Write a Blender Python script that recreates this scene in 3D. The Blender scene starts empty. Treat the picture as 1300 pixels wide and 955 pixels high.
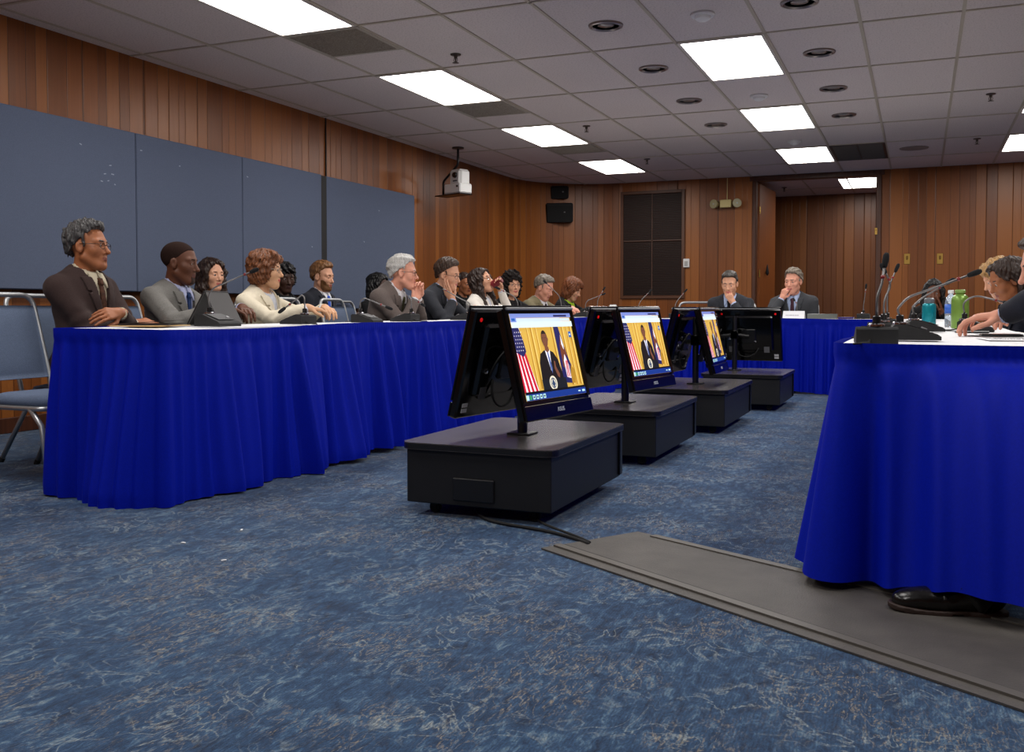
import bpy, math, random
import numpy as np
from mathutils import Vector, Matrix
PI = math.pi
RNG = random.Random(7)
COL = bpy.context.scene.collection
SC = bpy.context.scene

# ------------------------------------------------------------------ basics
def lin(c):
    return tuple(((v/255.0)/12.92 if v/255.0 <= 0.04045 else ((v/255.0+0.055)/1.055)**2.4) for v in c)

def tag(o, label=None, cat=None, group=None, kind=None):
    if label: o['label'] = label
    if cat: o['category'] = cat
    if group: o['group'] = group
    if kind: o['kind'] = kind
    return o

def empty(name, loc=(0, 0, 0), rz=0.0, label=None, cat=None, group=None):
    o = bpy.data.objects.new(name, None)
    o.empty_display_size = 0.1
    COL.objects.link(o)
    o.location = loc
    o.rotation_euler = (0, 0, rz)
    return tag(o, label, cat, group)

def copy_tree(o, parent=None):
    c = o.copy(); COL.objects.link(c)
    c.parent = parent
    for ch in list(o.children):
        copy_tree(ch, c)
    return c

class MB:
    """collects vertices and faces for one mesh object"""
    def __init__(s):
        s.v = []; s.f = []; s.m = []; s.mat = 0; s.uv = None
    def add(s, vs, fs):
        b = len(s.v)
        s.v.extend([tuple(p) for p in vs])
        for f in fs:
            s.f.append(tuple(b+i for i in f)); s.m.append(s.mat)
    def box(s, c, d, rot=None, bev=0.0):
        """box centred at c with full size d, optional bevel on all edges (chamfer)"""
        hx, hy, hz = d[0]/2, d[1]/2, d[2]/2
        if bev <= 0:
            vs = [(x*hx, y*hy, z*hz) for x in (-1, 1) for y in (-1, 1) for z in (-1, 1)]
            fs = [(0, 1, 3, 2), (4, 6, 7, 5), (0, 4, 5, 1), (2, 3, 7, 6), (0, 2, 6, 4), (1, 5, 7, 3)]
        else:
            b = min(bev, hx*.95, hy*.95, hz*.95)
            vs = []; idx = {}
            for x in (-1, 1):
                for y in (-1, 1):
                    for z in (-1, 1):
                        for a in range(3):
                            p = [x*(hx-b), y*(hy-b), z*(hz-b)]
                            p[a] = (x*hx, y*hy, z*hz)[a]
                            idx[(x, y, z, a)] = len(vs); vs.append(tuple(p))
            fs = []
            for a in range(3):
                o1, o2 = (a+1) % 3, (a+2) % 3
                for sg in (-1, 1):
                    q = []
                    for s1, s2 in ((-1, -1), (1, -1), (1, 1), (-1, 1)):
                        k = [0, 0, 0]; k[a] = sg; k[o1] = s1; k[o2] = s2
                        q.append(idx[(k[0], k[1], k[2], a)])
                    fs.append(q if sg > 0 else q[::-1])
            for a in range(3):
                o1, o2 = (a+1) % 3, (a+2) % 3
                for s1 in (-1, 1):
                    for s2 in (-1, 1):
                        k0 = [0, 0, 0]; k1 = [0, 0, 0]
                        k0[a] = -1; k1[a] = 1
                        k0[o1] = k1[o1] = s1; k0[o2] = k1[o2] = s2
                        q = [idx[(*k0, o1)], idx[(*k1, o1)], idx[(*k1, o2)], idx[(*k0, o2)]]
                        fs.append(q if s1*s2 < 0 else q[::-1])
            for x in (-1, 1):
                for y in (-1, 1):
                    for z in (-1, 1):
                        q = [idx[(x, y, z, 0)], idx[(x, y, z, 1)], idx[(x, y, z, 2)]]
                        fs.append(q if x*y*z > 0 else q[::-1])
        if rot is not None:
            vs = [rot @ Vector(p) for p in vs]
        s.add([(p[0]+c[0], p[1]+c[1], p[2]+c[2]) for p in vs], fs)
    def tube(s, pts, r, n=10, caps=True, closed=False):
        pts = [Vector(p) for p in pts]
        rs = r if isinstance(r, (list, tuple)) else [r]*len(pts)
        N = len(pts); rings = []
        up = None
        for i in range(N):
            if closed: t = pts[(i+1) % N]-pts[i-1]
            else: t = pts[min(i+1, N-1)]-pts[max(i-1, 0)]
            t.normalize()
            if up is None:
                up = Vector((0, 0, 1)) if abs(t.z) < 0.9 else Vector((1, 0, 0))
            u = (up - t*up.dot(t)).normalized(); up = u
            w = t.cross(u)
            rings.append([pts[i]+(u*math.cos(a)+w*math.sin(a))*rs[i] for a in [2*PI*k/n for k in range(n)]])
        vs = [p for R in rings for p in R]; fs = []
        for i in range(N if closed else N-1):
            j = (i+1) % N
            for k in range(n):
                fs.append((i*n+k, i*n+(k+1) % n, j*n+(k+1) % n, j*n+k))
        if caps and not closed:
            fs.append(tuple(range(n))[::-1]); fs.append(tuple((N-1)*n+k for k in range(n)))
        s.add(vs, fs)
    def lathe(s, prof, c=(0, 0, 0), n=24, axis=None):
        """profile list of (r,z) turned round the z axis (or the axis matrix) at c"""
        vs = []; fs = []
        for r, z in prof:
            for k in range(n):
                a = 2*PI*k/n
                vs.append(Vector((r*math.cos(a), r*math.sin(a), z)))
        for i in range(len(prof)-1):
            for k in range(n):
                fs.append((i*n+k, i*n+(k+1) % n, (i+1)*n+(k+1) % n, (i+1)*n+k))
        if prof[0][0] > 1e-5: fs.append(tuple(range(n))[::-1])
        if prof[-1][0] > 1e-5: fs.append(tuple((len(prof)-1)*n+k for k in range(n)))
        if axis is not None: vs = [axis @ p for p in vs]
        s.add([(p[0]+c[0], p[1]+c[1], p[2]+c[2]) for p in vs], fs)
    def prism(s, poly, h0, h1, M=None):
        """polygon (x,y) extruded from z=h0 to h1, transformed by M (callable on Vector)"""
        n = len(poly)
        vs = [Vector((x, y, h0)) for x, y in poly]+[Vector((x, y, h1)) for x, y in poly]
        fs = [tuple(range(n))[::-1], tuple(range(n, 2*n))]+[(i, (i+1) % n, n+(i+1) % n, n+i) for i in range(n)]
        if M is not None: vs = [M @ p for p in vs]
        s.add(vs, fs)
    def build(s, name, mats, parent=None, smooth=False, angle=None):
        me = bpy.data.meshes.new(name)
        me.from_pydata(s.v, [], s.f)
        if not isinstance(mats, (list, tuple)): mats = [mats]
        for m in mats: me.materials.append(m)
        if len(mats) > 1: me.polygons.foreach_set('material_index', s.m)
        if smooth:
            me.polygons.foreach_set('use_smooth', [True]*len(me.polygons))
            if angle: me.set_sharp_from_angle(angle=math.radians(angle))
        me.update()
        o = bpy.data.objects.new(name, me)
        COL.objects.link(o)
        if parent is not None: o.parent = parent
        return o

def bez(p0, p1, p2, p3, n=14):
    out = []
    for i in range(n+1):
        t = i/n; a = (1-t)
        out.append(tuple(a**3*p0[k]+3*a*a*t*p1[k]+3*a*t*t*p2[k]+t**3*p3[k] for k in range(3)))
    return out

def roundpath(pts, r, n=6):
    """polyline with rounded inner corners"""
    P = [Vector(p) for p in pts]; out = [P[0]]
    for i in range(1, len(P)-1):
        a = (P[i-1]-P[i]); b = (P[i+1]-P[i])
        d = min(r, a.length*.49, b.length*.49)
        A = P[i]+a.normalized()*d; B = P[i]+b.normalized()*d
        for k in range(n+1):
            t = k/n
            out.append(A*(1-t)**2+P[i]*2*t*(1-t)+B*t*t)
    out.append(P[-1]); return out

# ------------------------------------------------------------------ materials
MATS = {}
def mat(name, col, rough=0.6, metal=0.0, spec=0.5, emit=None, estr=0.0, noise=None, bump=None, trans=0.0, alpha=1.0, sheen=0.0):
    """principled material; noise=(scale, amount) varies the colour, bump=(scale, strength)"""
    if name in MATS: return MATS[name]
    m = bpy.data.materials.new(name); m.use_nodes = True
    nt = m.node_tree; b = nt.nodes['Principled BSDF']
    b.inputs['Base Color'].default_value = (*col, 1)
    b.inputs['Roughness'].default_value = rough
    b.inputs['Metallic'].default_value = metal
    b.inputs['Specular IOR Level'].default_value = spec
    b.inputs['Transmission Weight'].default_value = trans
    b.inputs['Alpha'].default_value = alpha
    b.inputs['Sheen Weight'].default_value = sheen
    if emit:
        b.inputs['Emission Color'].default_value = (*emit, 1); b.inputs['Emission Strength'].default_value = estr
    if noise or bump:
        tc = nt.nodes.new('ShaderNodeTexCoord')
    if noise:
        n = nt.nodes.new('ShaderNodeTexNoise'); n.inputs['Scale'].default_value = noise[0]; n.inputs['Detail'].default_value = 5
        if len(noise) > 2:
            mp = nt.nodes.new('ShaderNodeMapping'); mp.inputs['Scale'].default_value = noise[2]
            nt.links.new(tc.outputs['Object'], mp.inputs['Vector']); nt.links.new(mp.outputs[0], n.inputs['Vector'])
        else: nt.links.new(tc.outputs['Object'], n.inputs['Vector'])
        r = nt.nodes.new('ShaderNodeValToRGB')
        a = noise[1]
        r.color_ramp.elements[0].position = 0.3; r.color_ramp.elements[1].position = 0.7
        r.color_ramp.elements[0].color = (*[max(0, c*(1-a)) for c in col], 1)
        r.color_ramp.elements[1].color = (*[min(1, c*(1+a)) for c in col], 1)
        nt.links.new(n.outputs['Fac'], r.inputs['Fac']); nt.links.new(r.outputs['Color'], b.inputs['Base Color'])
    if bump:
        n2 = nt.nodes.new('ShaderNodeTexNoise'); n2.inputs['Scale'].default_value = bump[0]; n2.inputs['Detail'].default_value = 4
        nt.links.new(tc.outputs['Object'], n2.inputs['Vector'])
        bp = nt.nodes.new('ShaderNodeBump'); bp.inputs['Strength'].default_value = bump[1]; bp.inputs['Distance'].default_value = 0.01
        nt.links.new(n2.outputs['Fac'], bp.inputs['Height']); nt.links.new(bp.outputs[0], b.inputs['Normal'])
    MATS[name] = m
    return m

def rgb(name, c, **k):
    return mat(name, lin(c), **k)

def N(nt, t, **k):
    n = nt.nodes.new(t)
    for a, v in k.items(): setattr(n, a, v)
    return n

def mathn(nt, op, a, b=None, c=None, clamp=False):
    n = nt.nodes.new('ShaderNodeMath'); n.operation = op; n.use_clamp = clamp
    for i, v in enumerate((a, b, c)):
        if v is None: continue
        if isinstance(v, (int, float)): n.inputs[i].default_value = v
        else: nt.links.new(v, n.inputs[i])
    return n.outputs[0]

def mix(nt, f, a, b):
    n = nt.nodes.new('ShaderNodeMix'); n.data_type = 'RGBA'
    for i, v in ((0, f), (6, a), (7, b)):
        if isinstance(v, (int, float)): n.inputs[i].default_value = v
        elif isinstance(v, tuple): n.inputs[i].default_value = (*v, 1)
        else: nt.links.new(v, n.inputs[i])
    return n.outputs[2]

def wood_material(name, tint=1.0):
    """vertical plank panelling: u runs along the wall (UV.x in metres), v is height"""
    m = bpy.data.materials.new(name); m.use_nodes = True; nt = m.node_tree; b = nt.nodes['Principled BSDF']
    uv = N(nt, 'ShaderNodeUVMap').outputs[0]
    sep = N(nt, 'ShaderNodeSeparateXYZ'); nt.links.new(uv, sep.inputs[0]); u, v = sep.outputs[0], sep.outputs[1]
    # uneven plank widths
    wob = mathn(nt, 'MULTIPLY', mathn(nt, 'SINE', mathn(nt, 'MULTIPLY', u, 23.0)), 0.02)
    wob2 = mathn(nt, 'MULTIPLY', mathn(nt, 'SINE', mathn(nt, 'MULTIPLY', u, 9.1)), 0.03)
    uu = mathn(nt, 'DIVIDE', mathn(nt, 'ADD', mathn(nt, 'ADD', u, wob), wob2), 0.118)
    pid = mathn(nt, 'FLOOR', uu); fr = mathn(nt, 'FRACT', uu)
    wn = N(nt, 'ShaderNodeTexWhiteNoise', noise_dimensions='1D'); nt.links.new(pid, wn.inputs['W'])
    # grain: stretched noise shifted per plank
    cmb = N(nt, 'ShaderNodeCombineXYZ')
    nt.links.new(mathn(nt, 'ADD', mathn(nt, 'MULTIPLY', u, 60.0), mathn(nt, 'MULTIPLY', wn.outputs[0], 40.0)), cmb.inputs[0])
    nt.links.new(mathn(nt, 'MULTIPLY', v, 1.6), cmb.inputs[1]); nt.links.new(mathn(nt, 'MULTIPLY', wn.outputs[0], 30.0), cmb.inputs[2])
    gn = N(nt, 'ShaderNodeTexNoise'); gn.inputs['Scale'].default_value = 1.0; gn.inputs['Detail'].default_value = 6; gn.inputs['Distortion'].default_value = 0.6
    nt.links.new(cmb.outputs[0], gn.inputs['Vector'])
    t = mathn(nt, 'ADD', mathn(nt, 'MULTIPLY', wn.outputs[0], 0.7), mathn(nt, 'MULTIPLY', gn.outputs['Fac'], 0.5), clamp=True)
    ramp = N(nt, 'ShaderNodeValToRGB'); cr = ramp.color_ramp
    cr.elements[0].position = 0.12; cr.elements[1].position = 0.95
    D = [lin((104, 56, 20)), lin((128, 71, 27)), lin((148, 88, 37))]
    cr.elements[0].color = (*[c*tint for c in D[0]], 1); cr.elements[1].color = (*[c*tint for c in D[2]], 1)
    e = cr.elements.new(0.5); e.color = (*[c*tint for c in D[1]], 1)
    nt.links.new(t, ramp.inputs['Fac'])
    edge = mathn(nt, 'MINIMUM', fr, mathn(nt, 'SUBTRACT', 1.0, fr))
    g = mathn(nt, 'SUBTRACT', 1.0, mathn(nt, 'DIVIDE', edge, 0.04), clamp=True)
    col = mix(nt, mathn(nt, 'MULTIPLY', g, 0.7), ramp.outputs['Color'], lin((30, 12, 5)))
    nt.links.new(col, b.inputs['Base Color'])
    b.inputs['Roughness'].default_value = 0.38; b.inputs['Specular IOR Level'].default_value = 0.4
    bp = N(nt, 'ShaderNodeBump'); bp.inputs['Strength'].default_value = 0.35; bp.inputs['Distance'].default_value = 0.01
    nt.links.new(mathn(nt, 'SUBTRACT', mathn(nt, 'MULTIPLY', gn.outputs['Fac'], 0.12), g), bp.inputs['Height']); nt.links.new(bp.outputs[0], b.inputs['Normal'])
    return m

def carpet_material():
    m = bpy.data.materials.new('patterned_blue_carpet'); m.use_nodes = True; nt = m.node_tree; b = nt.nodes['Principled BSDF']
    tc = N(nt, 'ShaderNodeTexCoord').outputs['Object']
    def noise(scale, detail=3, dist=0.0, vec=None, rough=0.5):
        n = N(nt, 'ShaderNodeTexNoise'); n.inputs['Scale'].default_value = scale; n.inputs['Detail'].default_value = detail
        n.inputs['Distortion'].default_value = dist; n.inputs['Roughness'].default_value = rough
        nt.links.new(vec if vec is not None else tc, n.inputs['Vector']); return n.outputs['Fac']
    mp = N(nt, 'ShaderNodeMapping'); mp.inputs['Rotation'].default_value = (0, 0, math.radians(0)); mp.inputs['Scale'].default_value = (2.6, 1.0, 1)
    nt.links.new(tc, mp.inputs[0]); sv = mp.outputs[0]
    n1 = noise(15.0, 7, 0.9, sv, 0.74)
    big = noise(4.0, 3, 1.0)
    r = N(nt, 'ShaderNodeValToRGB'); cr = r.color_ramp
    cr.elements[0].position = .30; cr.elements[0].color = (*lin((14, 32, 54)), 1)
    cr.elements[1].position = .74; cr.elements[1].color = (*lin((140, 152, 156)), 1)
    for p_, c_ in ((.43, (31, 60, 92)), (.55, (47, 80, 115)), (.63, (86, 115, 140))):
        e = cr.elements.new(p_); e.color = (*lin(c_), 1)
    nt.links.new(mathn(nt, 'ADD', n1, mathn(nt, 'MULTIPLY', mathn(nt, 'SUBTRACT', big, .5), .25)), r.inputs['Fac'])
    def squig(scale, w, dist, vec=None):
        q = noise(scale, 2.5, dist, vec)
        d = mathn(nt, 'ABSOLUTE', mathn(nt, 'SUBTRACT', q, 0.5))
        return mathn(nt, 'SUBTRACT', 1.0, mathn(nt, 'DIVIDE', d, w), clamp=True)
    mask = mathn(nt, 'MULTIPLY', mathn(nt, 'SUBTRACT', noise(5.0, 3), 0.44), 7.0, clamp=True)
    fine = noise(70.0, 4, 0.3, sv, 0.8)
    speck = mathn(nt, 'MULTIPLY', mathn(nt, 'SUBTRACT', fine, 0.44), 7.0, clamp=True)
    s1 = mathn(nt, 'MULTIPLY', mathn(nt, 'MULTIPLY', squig(7.0, 0.032, 2.2), mask), mathn(nt, 'ADD', .25, mathn(nt, 'MULTIPLY', speck, .75)))
    s2 = mathn(nt, 'MULTIPLY', squig(13.0, 0.05, 1.4, sv), mathn(nt, 'MULTIPLY', speck, mathn(nt, 'MULTIPLY', mathn(nt, 'SUBTRACT', noise(3.3, 2), .46), 8.0, clamp=True)))
    c2 = mix(nt, mathn(nt, 'MULTIPLY', s1, .9), r.outputs['Color'], lin((160, 170, 170)))
    c3 = mix(nt, mathn(nt, 'MULTIPLY', s2, .75), c2, lin((176, 160, 132)))
    sep = N(nt, 'ShaderNodeSeparateXYZ'); nt.links.new(tc, sep.inputs[0])
    rows = mathn(nt, 'SINE', mathn(nt, 'MULTIPLY', mathn(nt, 'ADD', sep.outputs[0], mathn(nt, 'MULTIPLY', sep.outputs[1], 0.04)), 900.0))
    rows = mathn(nt, 'MULTIPLY', mathn(nt, 'ADD', rows, 1.0), 0.5)
    grain = noise(80.0, 4, 0, sv, 0.8)
    dark = mathn(nt, 'ADD', mathn(nt, 'MULTIPLY', rows, 0.25), mathn(nt, 'MULTIPLY', mathn(nt, 'SUBTRACT', grain, 0.40), 2.6), clamp=True)
    c4 = mix(nt, mathn(nt, 'MULTIPLY', dark, .75), c3, lin((12, 27, 50)))
    nt.links.new(c4, b.inputs['Base Color'])
    b.inputs['Roughness'].default_value = 0.95; b.inputs['Specular IOR Level'].default_value = 0.1; b.inputs['Sheen Weight'].default_value = 0.15
    bp = N(nt, 'ShaderNodeBump'); bp.inputs['Strength'].default_value = 0.5; bp.inputs['Distance'].default_value = 0.004
    nt.links.new(grain, bp.inputs['Height']); nt.links.new(bp.outputs[0], b.inputs['Normal'])
    return m

def tile_material():
    m = bpy.data.materials.new('speckled_ceiling_tile'); m.use_nodes = True; nt = m.node_tree; b = nt.nodes['Principled BSDF']
    tc = N(nt, 'ShaderNodeTexCoord').outputs['Object']
    n = N(nt, 'ShaderNodeTexNoise'); n.inputs['Scale'].default_value = 90; n.inputs['Detail'].default_value = 4; nt.links.new(tc, n.inputs['Vector'])
    big = N(nt, 'ShaderNodeTexNoise'); big.inputs['Scale'].default_value = 0.7; big.inputs['Detail'].default_value = 2; nt.links.new(tc, big.inputs['Vector'])
    sp = mathn(nt, 'MULTIPLY', mathn(nt, 'SUBTRACT', n.outputs['Fac'], 0.5), 5.0, clamp=True)
    c = mix(nt, sp, lin((226, 216, 212)), lin((196, 186, 182)))
    c = mix(nt, mathn(nt, 'MULTIPLY', big.outputs['Fac'], 0.25), c, lin((170, 158, 150)))
    nt.links.new(c, b.inputs['Base Color']); b.inputs['Roughness'].default_value = 0.9; b.inputs['Specular IOR Level'].default_value = 0.2
    bp = N(nt, 'ShaderNodeBump'); bp.inputs['Strength'].default_value = 0.3; bp.inputs['Distance'].default_value = 0.004
    nt.links.new(n.outputs['Fac'], bp.inputs['Height']); nt.links.new(bp.outputs[0], b.inputs['Normal'])
    return m

M_wood = wood_material('plank_panelling')
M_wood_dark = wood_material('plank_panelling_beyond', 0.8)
M_carpet = carpet_material()
M_tile = tile_material()
M_grid = rgb('ceiling_bar', (186, 176, 158), rough=0.6)
M_trimwood = rgb('dark_wood_trim', (74, 38, 18), rough=0.4, noise=(30, 0.3, (1, 1, 0.06)))
M_doorwood = rgb('door_wood', (128, 70, 30), rough=0.4, noise=(26, 0.25, (4, 4, 0.15)))
M_tack = rgb('blue_grey_tackboard_cloth', (92, 101, 122), rough=0.95, spec=0.1, noise=(220, 0.14), bump=(400, 0.2))
M_black = rgb('black_plastic', (14, 14, 16), rough=0.35)
M_blackmat = rgb('matte_black', (16, 16, 18), rough=0.7, noise=(60, 0.2))
M_gloss = rgb('glossy_black', (8, 8, 10), rough=0.12)
M_laminate = rgb('charcoal_laminate_with_sheen', (68, 64, 64), rough=0.26, noise=(40, 0.35, (1, 8, 1)))  # base grey lifted so the colour carries the top's reflected sheen
M_cart = rgb('black_laminate_side', (11, 11, 14), rough=0.5, noise=(30, 0.15))
M_chrome = rgb('chrome', (200, 200, 205), rough=0.18, metal=1.0)
M_steel = rgb('silver_frame_steel', (176, 178, 180), rough=0.38, metal=0.75)
M_fabric = rgb('grey_blue_chair_fabric', (94, 106, 128), rough=0.95, spec=0.1, noise=(300, 0.2), bump=(300, 0.25))
M_skirt = rgb('royal_blue_skirt_cloth', (0, 23, 160), rough=0.6, spec=0.12, sheen=0.0, noise=(160, 0.1))
M_white = rgb('white_tablecloth_vinyl', (236, 236, 238), rough=0.5, noise=(5, 0.02))
M_paper = rgb('white_paper', (238, 238, 240), rough=0.7)
M_mat = rgb('dark_grey_rubber', (74, 70, 66), rough=0.62, noise=(9, 0.18), bump=(200, 0.2))
M_matline = rgb('rubber_groove', (24, 20, 18), rough=0.7)
M_light = rgb('lit_diffuser', (255, 255, 255), emit=(1.0, 0.965, 0.93), estr=14.5)
M_lightframe = rgb('fixture_frame', (214, 208, 200), rough=0.5)
M_ventdark = rgb('dark_vent_metal', (54, 46, 42), rough=0.55)
M_ventgrey = rgb('grey_return_vent', (168, 160, 146), rough=0.7, noise=(90, 0.2))
M_dlring = rgb('downlight_ring', (150, 142, 136), rough=0.3, metal=0.6)
M_dlin = rgb('downlight_well', (44, 36, 32), rough=0.4)
M_brass = rgb('brass', (178, 142, 72), rough=0.3, metal=0.8)
M_whiteplastic = rgb('white_plastic', (226, 226, 224), rough=0.4)
M_beige = rgb('beige_plastic', (206, 190, 130), rough=0.5)
M_red = rgb('glowing_red_label', (220, 20, 24), rough=0.4, emit=lin((220, 20, 24)), estr=0.4)  # label, no lamp; a faint glow is added to its red
M_sticker = rgb('paper_sticker', (190, 190, 190), rough=0.6)
M_glass = rgb('clear_lens', (255, 255, 255), rough=0.02, trans=1.0, alpha=0.12)
M_rubberblack = rgb('black_rubber', (18, 18, 18), rough=0.8)
# ------------------------------------------------------------------ room
CAMH = 0.80; CZ = CAMH+1.866
XL = -5.39; XR = 3.2; YB = -3.0; YF = 13.85
GX0, GY0, TX, TY = -1.602, 6.698, 0.6096, 1.2192
def gx(c): return GX0+TX*c
def gy(j): return GY0+TY*j

def wall_strip(name, pts, z0, z1, m, base=0.0):
    """wall along a plan polyline, UV = (arc length, height)"""
    P = [Vector((x, y)) for x, y in pts]
    s = [base]
    for i in range(1, len(P)): s.append(s[-1]+(P[i]-P[i-1]).length)
    vs = []; fs = []; uvs = []
    for i, p in enumerate(P):
        vs += [(p.x, p.y, z0), (p.x, p.y, z1)]
    for i in range(len(P)-1):
        fs.append((2*i, 2*i+2, 2*i+3, 2*i+1)); uvs += [(s[i], z0), (s[i+1], z0), (s[i+1], z1), (s[i], z1)]
    me = bpy.data.meshes.new(name); me.from_pydata(vs, [], fs); me.materials.append(m)
    l = me.uv_layers.new(name='UVMap')
    for k, w in enumerate(uvs): l.data[k].uv = w
    me.polygons.foreach_set('use_smooth', [True]*len(fs))
    me.set_sharp_from_angle(angle=math.radians(30))
    o = bpy.data.objects.new(name, me); COL.objects.link(o); o['kind'] = 'structure'
    return o

def plane(name, x0, x1, y0, y1, z, m):
    b = MB(); b.add([(x0, y0, z), (x1, y0, z), (x1, y1, z), (x0, y1, z)], [(0, 1, 2, 3)])
    o = b.build(name, m); o['kind'] = 'structure'; return o

plane('floor', XL-0.3, XR+0.3, YB-0.3, 17.2, 0.0, M_carpet)
arc = [(-4.15-1.24*math.cos(t), 12.6+1.24*math.sin(t)) for t in [PI/2*k/14 for k in range(15)]]
DX0, DX1 = -2.14, -0.56
wall_strip('wall_left', [(XL, YB)]+arc+[(-4.10, YF)], 0, CZ+0.02, M_wood)
w = wall_strip('wall_far', [(-4.10, YF), (DX0-0.03, YF)], 0, CZ+0.02, M_wood, 17.6)
wall_strip('wall_far_beside_doorway', [(DX1+0.05, YF), (XR, YF)], 0, CZ+0.02, M_wood, 21.0)
wall_strip('wall_right', [(XR, YF), (XR, YB)], 0, CZ+0.02, M_wood, 25.0)
wall_strip('wall_back', [(XR, YB), (XL, YB)], 0, CZ+0.02, M_wood, 40.0)
# header over the doorway and jambs
b = MB(); b.box(((DX0+DX1)/2, YF+0.06, CZ-0.035), (DX1-DX0+0.2, 0.13, 0.075), bev=0.006)
o = b.build('trim_1', M_trimwood); o['kind'] = 'structure'
b = MB(); b.box((DX0-0.03, YF+0.05, (CZ-0.07)/2), (0.055, 0.15, CZ-0.07), bev=0.006)
o = b.build('trim_2', M_trimwood); o['kind'] = 'structure'
b = MB(); b.box((DX1+0.03, YF+0.05, (CZ-0.07)/2), (0.07, 0.15, CZ-0.07), bev=0.006)
o = b.build('trim_3', M_trimwood); o['kind'] = 'structure'
# the room beyond the doorway
wall_strip('wall_beyond_far', [(-3.2, 16.55), (1.2, 16.55)], 0, CZ, M_wood_dark, 3.0)
wall_strip('wall_beyond_left', [(-3.2, YF+0.14), (-3.2, 16.55)], 0, CZ, M_wood_dark, 8.0)
wall_strip('wall_beyond_right', [(1.2, 16.55), (1.2, YF+0.14)], 0, CZ, M_wood_dark, 12.0)
# ceiling sheets and bars
plane('ceiling', XL-0.05, XR+0.05, YB, YF+0.05, CZ, M_tile)
plane('ceiling_beyond', -3.25, 1.25, YF+0.1, 16.6, CZ, M_tile)
b = MB()
def bar_x(c, y0, y1): b.box((gx(c), (y0+y1)/2, CZ-0.003), (0.022, y1-y0, 0.008))
def bar_y(j, x0, x1): b.box(((x0+x1)/2, gy(j), CZ-0.003), (x1-x0, 0.022, 0.008))
for c in range(-6, 8):
    bar_x(c, YB+.02, YF-0.02 if c > -6 else 12.7)
for j in range(-7, 6): bar_y(j, XL+0.01, XR-0.02)
o = b.build('ceiling_grid', M_grid); o['kind'] = 'structure'
b = MB()
for c in range(-2, 4): bar_x(c, YF+0.15, 16.5)
for y in (14.35, 15.57): b.box((-1, y, CZ-0.003), (4.3, 0.022, 0.008))
o = b.build('ceiling_grid_beyond', M_grid); o['kind'] = 'structure'

# ------------------------------------------------------------------ ceiling fittings
def ceiling_light(cx, cy, label, group='lit ceiling light panels', lx=TX, ly=TY):
    t = empty('ceiling_light', (cx, cy, CZ), 0, label, 'light', group)
    f = MB(); w_ = 0.02
    for sx in (-1, 1): f.box((sx*(lx/2-w_/2-.008), 0, -0.006), (w_, ly-.016, 0.012))
    for sy in (-1, 1): f.box((0, sy*(ly/2-w_/2-.008), -0.006), (lx-.016-2*w_, w_, 0.012))
    f.build('frame', M_lightframe, t)
    d = MB(); d.add([(-lx/2+.027, -ly/2+.027, -0.006), (-lx/2+.027, ly/2-.027, -0.006), (lx/2-.027, ly/2-.027, -0.006), (lx/2-.027, -ly/2+.027, -0.006)], [(0, 1, 2, 3)])
    d.build('diffuser', M_light, t)
    return t
left_l = {-2: 'lit ceiling panel over the nearest tackboards, cut by the top edge of the photo',
          0: 'lit ceiling panel beyond the first square grey vent', 2: 'lit ceiling panel between the second and third grey vents',
          4: 'lit ceiling panel near the two black wall speakers'}
for j in (-6, -4, -2, 0, 2, 4):
    ceiling_light(gx(-3.5), gy(j+.5), left_l.get(j, 'lit ceiling panel behind the viewer on the tackboard side'))
mid_l = {0: 'largest lit ceiling panel between the two rows of round downlights', 2: 'lit ceiling panel in the middle between two smoke detectors',
         4: 'lit ceiling panel beside the dark slatted ceiling grille'}
for j in (-6, -4, -2, 0, 2, 4):
    ceiling_light(gx(0.5), gy(j+.5), mid_l.get(j, 'lit ceiling panel above the middle of the room before the downlights'))
for j in (-4, -2, 0, 2, 4):
    ceiling_light(gx(4.5), gy(j+.5), 'lit ceiling panel at the right edge above the brass plates' if j == 4 else 'lit ceiling panel over the outer side of the near table')
ceiling_light(-0.83, 15.15, 'lit ceiling panel in the room beyond the open doorway')

def ceiling_vent(cx, cy, label):
    t = empty('ceiling_vent', (cx, cy, CZ), 0, label, 'vent', 'grey square ceiling vents')
    f = MB()
    for s in (-1, 1):
        f.box((s*0.285, 0, -0.005), (0.03, 0.6, 0.01)); f.box((0, s*0.285, -0.005), (0.54, 0.03, 0.01))
    f.build('frame', M_ventgrey, t)
    g = MB()
    for k in range(26): g.box((0, -0.26+k*0.0208, -0.005), (0.54, 0.008, 0.006), Matrix.Rotation(0.5, 3, 'X'))
    g.build('louvers', M_ventgrey, t)
    bk = MB(); bk.box((0, 0, -0.0015), (0.55, 0.55, 0.002)); bk.build('backing', rgb('vent_shadow', (130, 124, 114)), t)
for j, lb in ((-1, 'square grey return vent next to the nearest lit ceiling panel'), (1, 'square grey return vent behind the second lit ceiling panel'), (3, 'square grey return vent behind the third lit ceiling panel')):
    ceiling_vent(gx(-3.5), gy(j+.25), lb)
t = empty('ceiling_grille', (gx(1.5), gy(4.5), CZ), 0, 'long dark slatted air grille in the ceiling beside a lit panel', 'vent')
f = MB(); 
for s in (-1, 1):
    f.box((s*.285, 0, -.006), (.03, 1.19, .012)); f.box((0, s*.58, -.006), (.54, .03, .012))
f.box((0, 0, -.006), (.02, 1.13, .012))
f.build('frame', M_ventdark, t)
f = MB()
for k in range(34): f.box((0, -0.55+k*.0333, -.006), (.54, .006, .014), Matrix.Rotation(.6, 3, 'X'))
f.build('slats', rgb('grille_slat', (84, 74, 66), rough=.5), t)
f = MB(); f.box((0, 0, -.0012), (.55, 1.15, .002)); f.build('backing', rgb('grille_dark', (12, 10, 9)), t)

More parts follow.
